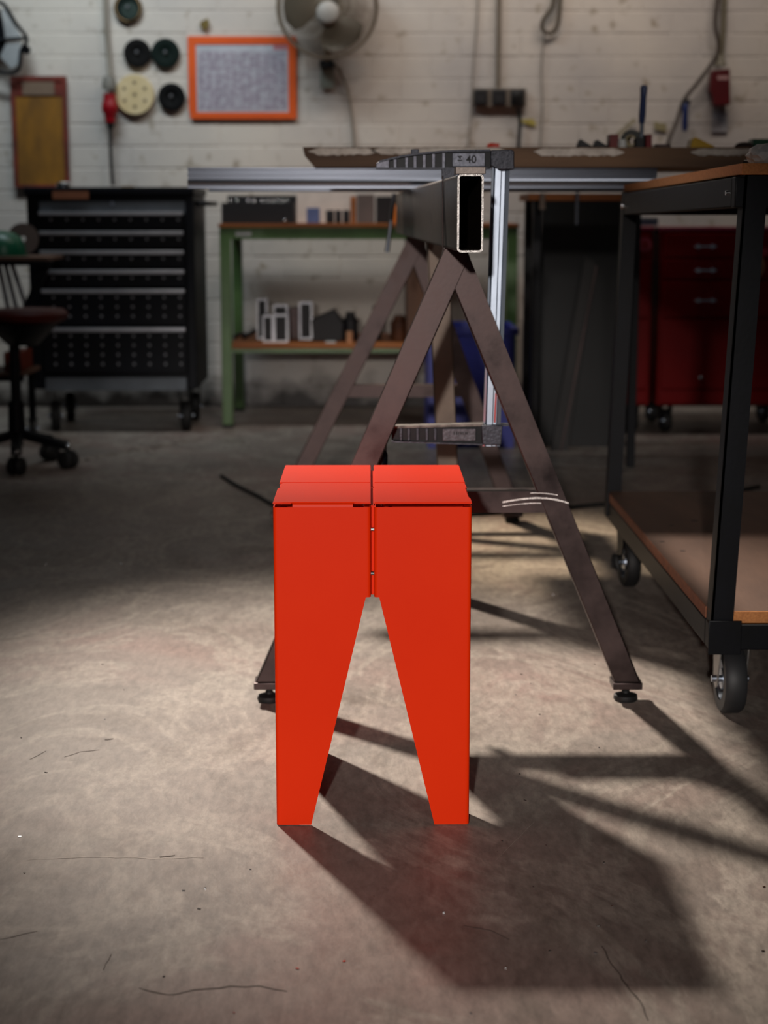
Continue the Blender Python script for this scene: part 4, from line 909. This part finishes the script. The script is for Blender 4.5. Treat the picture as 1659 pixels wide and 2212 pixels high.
# visor / face shield
fs = thing('face_shield', 'black framed face shield with grey visor hanging at top left corner', 'face shield', (at(20, 160, YW).x, YW - .05, at(20, 165, YW).z))
YV = YW - .06
obj('frame', MB().tube(smooth([at(-25, 5, YV), at(6, 8, YV), at(34, 50, YV), at(58, 84, YV), at(46, 110, YV), at(41, 148, YV), at(18, 158, YV), at(-20, 150, YV)]), .008, 8), BLK, fs)
obj('head_band', MB().tube(smooth([at(-25, 92, YV), at(10, 86, YV), at(52, 83, YV)]), .008, 8), BLK, fs)
obj('inner_strap', MB().pprism([(-30, 20), (0, 20), (8, 60), (12, 95), (0, 118), (-30, 130)], YV + .005, .02, .003), BLK, fs)
obj('visor', MB().pprism([(3, 18), (12, 20), (48, 82), (12, 84)], YV + .002, .003), mat('grey_visor', (190, 195, 198), 0.2, alpha=.55), fs)
obj('visor', MB().pprism([(0, 122), (14, 92), (46, 90), (38, 140), (24, 148)], YV + .002, .003), MATS['grey_visor'], fs)
obj('knob', MB().cyl(at(57, 108, YV - .012), at(57, 108, YV + .01), .018, n=16), BLK, fs)
# discs
def wall_disc(x, y, d, m, lab, name='grinding_disc', hub=True, thick=.010, org=0.0):
    p = at(x, y, YW); r = d / 2 * YW / F
    t = thing(name, lab, 'disc', (p.x, YW, p.z - r))
    obj('disc', MB().lathe([(.008, 0), (r * .96, 0), (r, .002), (r, thick - .002), (r * .9, thick), (r * .45, thick - .001), (r * .35, thick - .005), (.008, thick - .005), (.008, 0)], (p.x, YW, p.z), (0, -1, 0), 40), m, t)
    if hub: obj('nail', MB().lathe([(0, 0), (.003, 0), (.003, thick + .012), (.007, thick + .013), (.006, thick + .016), (0, thick + .016)], (p.x, YW, p.z + .004), (0, -1, 0), 12), TUBEC, t)
    return t
GB = mat('green_black_abrasive', (14, 28, 24), 0.75, spec=.15); 
wall_disc(297, 115, 58, mat('black_abrasive', (17, 16, 16), 0.8, spec=.15), 'black grinding disc on the wall touching the green-black disc')
wall_disc(358, 115, 60, GB, 'green-black grinding disc right of the black one it touches')
wall_disc(371, 210, 58, mat('deep_black_disc', (8, 8, 9), 0.7, spec=.15), 'deep black disc on the wall beside the orange calendar frame')
t = wall_disc(277, 18, 60, GB, 'dark green disc at the top of the wall beside the conduit')
obj('rim_band', MB().torus((at(277, 18, YW).x, YW - .008, at(277, 18, YW).z), (0, 1, 0), .052, .004), mat('ochre_edge', (150, 120, 80), 0.7), t)
t2 = bpy.data.objects['grinding_disc.003']
p2 = at(281, 24, YW); obj('backing_pad', MB().lathe([(0, .010), (.036, .010), (.034, .018), (0, .019)], (p2.x, YW, p2.z), (0, -1, 0), 32), mat('small_green_disc', (20, 44, 36), 0.6), t)
p = at(292, 205, YW); r = 41 * YW / F
t = thing('polishing_pad', 'cream round polishing pad with a ring of holes on the wall', 'disc', (p.x, YW, p.z - r))
obj('pad', MB().lathe([(0, 0), (r, 0), (r, .014), (r * .97, .017), (0, .017)], (p.x, YW, p.z), (0, -1, 0), 48), mat('cream_foam', (214, 196, 158), 0.8, 0, (190, 168, 120), 8), t)
mb = MB()
for k in range(6):
    a = R(30 + 60 * k); mb.cyl((p.x + .6 * r * math.cos(a), YW - .0165, p.z + .6 * r * math.sin(a)), (p.x + .6 * r * math.cos(a), YW - .0178, p.z + .6 * r * math.sin(a)), .0075, n=12)
mb.cyl((p.x, YW - .0165, p.z), (p.x, YW - .0178, p.z), .008, n=12)
obj('dust_hole', mb, mat('hole_shadow_brown', (120, 104, 82), 0.9), t)
# conduit with red plug
cp = thing('power_plug', 'red industrial power plug with grey cap and black cable hanging on wall', 'plug', (at(237, 300, YW).x, YW, at(237, 402, YW).z))
YP = YW - .035
def pz(x, y, Y=YP): return at(x, y, Y)
x_ = pz(237, 220).x
obj('cap', MB().lathe([(0, 0), (.022, .004), (.030, .030), (.029, .055), (0, .055)], (x_, YP, pz(237, 163).z), (0, 0, -1), 20), mat('grey_rubber_cap', (120, 116, 108), 0.6), cp)
obj('plug_body', MB().lathe([(0, 0), (.026, 0), (.026, .03), (.034, .045), (.034, .07), (.024, .085), (.022, .115), (.017, .118), (0, .118)], (x_, YP, pz(237, 203).z), (0, 0, -1), 22), mat('red_plug_plastic', (150, 8, 24), 0.35), cp)
obj('strain_relief', MB().lathe([(0, 0), (.018, 0), (.015, .02), (.008, .036), (0, .036)], (x_, YP, pz(237, 262).z), (0, 0, -1), 16), BLK2, cp)
obj('cable', MB().tube(smooth([Vector((x_, YP, pz(237, 275).z)), Vector((x_ - .002, YP, pz(237, 330).z)), Vector((x_ + .003, YP, at(239, 400, YP).z))]), .0075, 8), BLK2, cp)
tag(obj('conduit', MB().tube(smooth([at(226, -40, YW - .010), at(230, 60, YW - .010), at(235, 120, YW - .010), at(237, 163, YW - .022)]), [.011] * 19, 10), mat('cream_grey_conduit', (150, 142, 130), 0.55)), 'cream-grey pipe running down wall to the red plug', 'pipe')
# calendar
A_, B_ = at(405, 78, YW), at(641, 257, YW)
cal = thing('wall_calendar', 'year planner sheet in an orange frame on the white wall', 'calendar', ((A_.x + B_.x) / 2, YW, B_.z))
ORG = mat('orange_frame_tape', (226, 92, 22), 0.5, 0, (208, 80, 18), 5); fwd = .034
obj('frame_strip', MB().box(A_.x, B_.x, YW - .006, YW, A_.z - fwd, A_.z, .001), ORG, cal); obj('frame_strip', MB().box(A_.x + .005, B_.x, YW - .006, YW, B_.z, B_.z + fwd * .8, .001), ORG, cal)
obj('frame_strip', MB().box(A_.x, A_.x + fwd, YW - .0062, YW, B_.z + fwd * .8, A_.z - fwd, .001), ORG, cal); obj('frame_strip', MB().box(B_.x - fwd, B_.x, YW - .0062, YW, B_.z + fwd * .8, A_.z - fwd, .001), ORG, cal)
def sheet_mat():
    m = bpy.data.materials.new('planner_print'); m.use_nodes = True; nt = m.node_tree; N = nt.nodes; L = nt.links; b = N['Principled BSDF']; b.inputs['Roughness'].default_value = .5
    tc = N.new('ShaderNodeTexCoord'); mp = N.new('ShaderNodeMapping'); mp.inputs['Rotation'].default_value = (R(90), 0, 0); L.new(tc.outputs['Object'], mp.inputs[0])
    br = N.new('ShaderNodeTexBrick'); br.offset = 0; br.inputs['Scale'].default_value = 1.0; br.inputs['Brick Width'].default_value = .034; br.inputs['Row Height'].default_value = .0095; br.inputs['Mortar Size'].default_value = .0012; br.inputs['Mortar Smooth'].default_value = .2
    br.inputs['Color1'].default_value = lin((188, 190, 198)); br.inputs['Color2'].default_value = lin((172, 166, 178)); br.inputs['Mortar'].default_value = lin((136, 120, 132))
    L.new(mp.outputs[0], br.inputs[0])
    n = N.new('ShaderNodeTexNoise'); n.inputs['Scale'].default_value = 55; L.new(tc.outputs['Object'], n.inputs[0])
    r = N.new('ShaderNodeValToRGB'); r.color_ramp.elements[0].position = .42; r.color_ramp.elements[0].color = (.62, .58, .62, 1); r.color_ramp.elements[1].position = .6; L.new(n.outputs['Fac'], r.inputs[0])
    x = N.new('ShaderNodeMixRGB'); x.blend_type = 'MULTIPLY'; x.inputs[0].default_value = .7; L.new(br.outputs[0], x.inputs[1]); L.new(r.outputs[0], x.inputs[2]); L.new(x.outputs[0], b.inputs['Base Color']); return m
obj('planner_sheet', MB().box(A_.x + fwd, B_.x - fwd, YW - .003, YW, B_.z + fwd * .8, A_.z - fwd - .0), mat('planner_paper', (190, 192, 200), .5), cal)
obj('printed_grid', MB().box(A_.x + fwd + .008, B_.x - fwd - .006, YW - .0034, YW - .0031, B_.z + fwd * .8 + .008, A_.z - fwd - .028), sheet_mat(), cal)
obj('red_heading', MB().box(at(590, 103, YW).x, at(624, 103, YW).x, YW - .0036, YW - .0031, at(600, 108, YW).z, at(600, 98, YW).z), mat('pale_red_print', (190, 120, 126), .6), cal)
# fan
YFn = YW - .16
fp = at(707, 14, YFn); fr = 107 * YFn / F
fan = thing('wall_fan', 'dusty grey-beige wall fan with round wire guard above the slab', 'fan', (fp.x, YFn, fp.z - fr))
WIRE = mat('dusty_fan_wire', (112, 98, 80), .6)
obj('guard_ring', MB().torus(fp, (0, 1, 0), fr - .006, .006), WIRE, fan); obj('guard_ring', MB().torus(fp + Vector((0, .05, 0)), (0, 1, 0), fr - .012, .004), WIRE, fan)
mb = MB()
for k in range(96):
    a = 2 * math.pi * k / 96; d = Vector((math.cos(a), 0, math.sin(a)))
    mb.tube([fp + d * .045 + Vector((0, -.042, 0)), fp + d * fr * .6 + Vector((0, -.034, 0)), fp + d * fr * .9 + Vector((0, -.018, 0)), fp + d * (fr - .006)], .0014, 4)
    mb.tube([fp + d * .04 + Vector((0, .085, 0)), fp + d * fr * .9 + Vector((0, .075, 0)), fp + d * (fr - .008) + Vector((0, .05, 0))], .0011, 4)
obj('guard_wires', mb, WIRE, fan, 'dense radial guard wires', kind='stuff')
FB = mat('translucent_grey_blade', (96, 90, 78), .45)
for k in range(3):
    a0_ = R(-62 + 120 * k); mb = MB(); g = []
    for i in range(9):
        rr = .05 + (fr * .86 - .05) * i / 8; row = []
        for j in range(7):
            t_ = (j / 6 - .5) * (1.15 + .25 * math.sin(i / 8 * 3.1)) * (1 if i < 8 else .6); a = a0_ + t_
            row.append(mb.bm.verts.new(fp + Vector((rr * math.cos(a), .012 + .022 * (j / 6 - .5) * 2, rr * math.sin(a)))))
        g.append(row)
    for i in range(8):
        for j in range(6): mb.bm.faces.new((g[i][j], g[i + 1][j], g[i + 1][j + 1], g[i][j + 1]))
    q = bmesh.ops.extrude_face_region(mb.bm, geom=list(mb.bm.faces))
    for v in q['geom']:
        if isinstance(v, bmesh.types.BMVert): v.co.y += .002
    obj('blade', mb, FB, fan)
obj('hub_cap', MB().lathe([(0, 0), (.035, .002), (.046, .010), (.048, .022), (0, .022)], fp + Vector((.004, -.062, -.030)), (0, 1, 0), 32), mat('hub_grey', (168, 164, 158), .5), fan)
obj('motor_housing', MB().lathe([(0, 0), (.05, 0), (.055, .04), (.04, .09), (0, .095)], fp + Vector((0, .035, 0)), (0, 1, 0), 24), mat('beige_housing', (136, 126, 108), .5), fan)
obj('stem', MB().tube([fp + Vector((0, .08, -.02)), at(706, 118, YW - .05), at(706, 134, YW - .03)], .016, 12), MATS['beige_housing'], fan)
obj('wall_bracket', MB().box(at(691, 140, YW).x, at(722, 140, YW).x, YW - .05, YW, at(706, 148, YW).z, at(706, 132, YW).z, .003), BLK2, fan)
obj('switch_box', MB().box(at(692, 165, YW).x, at(722, 165, YW).x, YW - .006, YW, at(706, 192, YW).z, at(706, 149, YW).z, .003), mat('pale_green_switch', (152, 156, 144), .5), fan)
obj('cord', MB().tube(smooth([at(722, 138, YW - .01), at(737, 160, YW - .008), at(752, 200, YW - .008), at(760, 250, YW - .008), at(766, 330, YW - .01)]), .0055, 8), mat('beige_cord', (126, 116, 104), .6), fan)
# leaf / bird ornament
o = thing('wall_ornament', 'small yellow-brown ornament pinned above the orange calendar frame', 'ornament', (at(441, 66, YW).x, YW, at(441, 66, YW).z))
OC = mat('ochre_ornament', (130, 112, 30), .6, 0, (80, 60, 24), 20)
obj('body', MB().pprism([(441, 66), (431, 54), (433, 46), (442, 44), (448, 38), (452, 48), (450, 58)], YW - .008, .008, .002), OC, o)
# sockets
zs_a, zs_b = at(1021, 191, YW), at(1136, 232, YW)
sk = thing('socket_strip', 'row of three dark wall sockets at the end of a conduit', 'socket', ((zs_a.x + zs_b.x) / 2, YW, zs_b.z))
obj('back_plate', MB().box(zs_a.x, zs_b.x, YW - .02, YW, zs_b.z, zs_a.z, .003), mat('socket_grey', (110, 100, 90), .5), sk)
for x in (1038, 1077, 1117):
    p = at(x, 210, YW); s = obj('socket_cover', MB().box(p.x - .029, p.x + .029, YW - .028, YW - .0202, p.z - .032, p.z + .030, .004), DK, sk)
    obj('socket_well', MB().lathe([(.021, 0), (.024, 0), (.024, .002), (.021, .002), (.021, 0)], (p.x, YW - .028, p.z), (0, -1, 0), 24), BLK2, s)
pl = thing('plug', 'black plug with cable in the right one of the three wall sockets', 'plug', (at(1117, 215, YW).x, YW - .04, at(1117, 222, YW).z))
p = at(1116, 206, YW - .04)
obj('plug_body', MB().lathe([(0, 0), (.019, 0), (.021, .01), (.018, .026), (.008, .03), (0, .03)], (p.x, YW - .031, p.z), (0, -1, 0), 20), BLK2, pl)
obj('cable', MB().tube(smooth([Vector((p.x, YW - .055, p.z - .012)), at(1120, 240, YW - .03), at(1123, 265, YW - .018), at(1121, 300, YW - .018), at(1118, 345, YW - .018)]), .008, 8), BLK2, pl)
tag(obj('conduit', MB().tube([at(1079, -30, YW - .008), at(1077, 100, YW - .008), at(1076, 191, YW - .010)], .010, 10), mat('dull_grey_conduit', (118, 106, 92), .55)), 'straight grey-brown pipe running down to the three sockets', 'pipe')
tag(obj('thin_cable', MB().tube(smooth([at(1034, -20, YW - .003), at(1030, 60, YW - .003), at(1025, 120, YW - .003), at(1021, 190, YW - .003), at(1018, 250, YW - .003), at(1010, 330, YW - .003)]), .0035, 6), mat('painted_cable', (136, 124, 112), .6)), 'thin painted-over cable on the wall left of the sockets', 'cable')
tag(obj('thin_cable', MB().tube(smooth([at(1176, 70, YW - .003), at(1170, 150, YW - .003), at(1172, 230, YW - .003), at(1166, 330, YW - .003)]), .0035, 6), MATS['painted_cable']), 'thin painted-over cable running down below the hanging loop', 'cable')
tag(obj('hanging_cable_loop', MB().tube(smooth([at(1200, -30, YW - .02), at(1194, 12, YW - .02), at(1174, 42, YW - .02), at(1172, 62, YW - .02), at(1186, 72, YW - .02), at(1202, 60, YW - .02), at(1208, 30, YW - .02), at(1212, -30, YW - .02)]), .0085, 8), mat('brown_grey_cable', (82, 72, 58), .6)), 'loop of thick brown-grey cable hanging from above on the wall', 'cable')
tag(obj('yellow_tape', MB().pprism([(1126, 258), (1150, 256), (1158, 264), (1157, 273), (1146, 270), (1126, 264)], YW - .001, .001), mat('yellow_tape_strip', (186, 172, 88), .6)), 'torn bit of yellow tape on wall beside the plug cable', 'tape')
tag(obj('yellow_tape', MB().pprism([(1412, 262), (1440, 268), (1440, 284), (1414, 280)], YW - .001, .001), mat('faded_tape', (150, 140, 104), .6)), 'faded tape label on wall behind the blue-handled clamp', 'tape')
tag(obj('wooden_slat', MB().bar(at(1325, 300, YW - .03), at(1372, 258, YW - .012), .018, .006), mat('greyed_slat', (146, 138, 116), .7)), 'pale narrow slat leaning on wall behind the brown-red box', 'slat')
# right side conduit, cable and red box
tag(obj('conduit', MB().tube([at(1566, -30, YW - .009), at(1563, 60, YW - .009), at(1558, 118, YW - .012)], .012, 10), mat('olive_grey_conduit', (112, 104, 86), .55)), 'olive-grey pipe running down to the hanging dark red box', 'pipe')
rb_ = thing('switch_box', 'dark red hanging socket box with pale label, upper right of wall', 'switch box', (at(1556, 228, YW).x, YW - .03, at(1556, 228, YW).z))
DR = mat('dark_red_plastic_box', (84, 8, 14), .45)
obj('housing', MB().pprism([(1537, 152), (1577, 148), (1578, 226), (1542, 228), (1540, 202), (1533, 198)], YW - .06, .055, .004), DR, rb_)
obj('cable_gland', MB().lathe([(0, 0), (.012, 0), (.02, -.03), (.028, -.045), (0, -.045)], at(1557, 118, YW - .03), (0, 0, 1), 16), MATS['olive_grey_conduit'], rb_)
obj('label_plate', MB().pbox(1550, 164, 1574, 172, YW - .0615, .001), mat('pale_pink_label', (180, 140, 138), .5), rb_)
tag(obj('wall_cable', MB().tube(smooth([at(1553, -30, YW - .03), at(1545, 50, YW - .03), at(1552, 95, YW - .03), at(1545, 125, YW - .035), at(1510, 175, YW - .045), at(1478, 216, YW - .05), at(1462, 262, YW - .06), at(1446, 300, YW - .1), at(1438, 335, YW - .1)]), .0085, 8), mat('brown_cable', (66, 54, 46), .6)), 'thick brown cable sagging diagonally across wall down to the slab', 'cable')
bh = thing('hanging_clamp', 'small clamp with blue handle hanging on the brown wall cable', 'clamp', (at(1480, 285, YW).x, YW - .06, at(1480, 285, YW).z))
obj('handle', MB().lathe([(0, 0), (.008, 0), (.013, .02), (.012, .08), (.014, .11), (.009, .118), (0, .118)], at(1479, 284, YW - .06), (0, 0, 1), 14), mat('blue_handle', (26, 44, 100), .45), bh)
obj('jaw', MB().pprism([(1472, 224), (1476, 212), (1486, 214), (1493, 216), (1490, 228), (1480, 232)], YW - .07, .02, .002), DK, bh)
tag(obj('paper_notice', MB().pbox(1537, 240, 1572, 285, YW - .001, .001), mat('faded_paper', (150, 148, 152), .7)), 'faded blank paper patch on wall below the dark red box', 'paper')
print('bricks', nb, 'objects', len(bpy.data.objects))
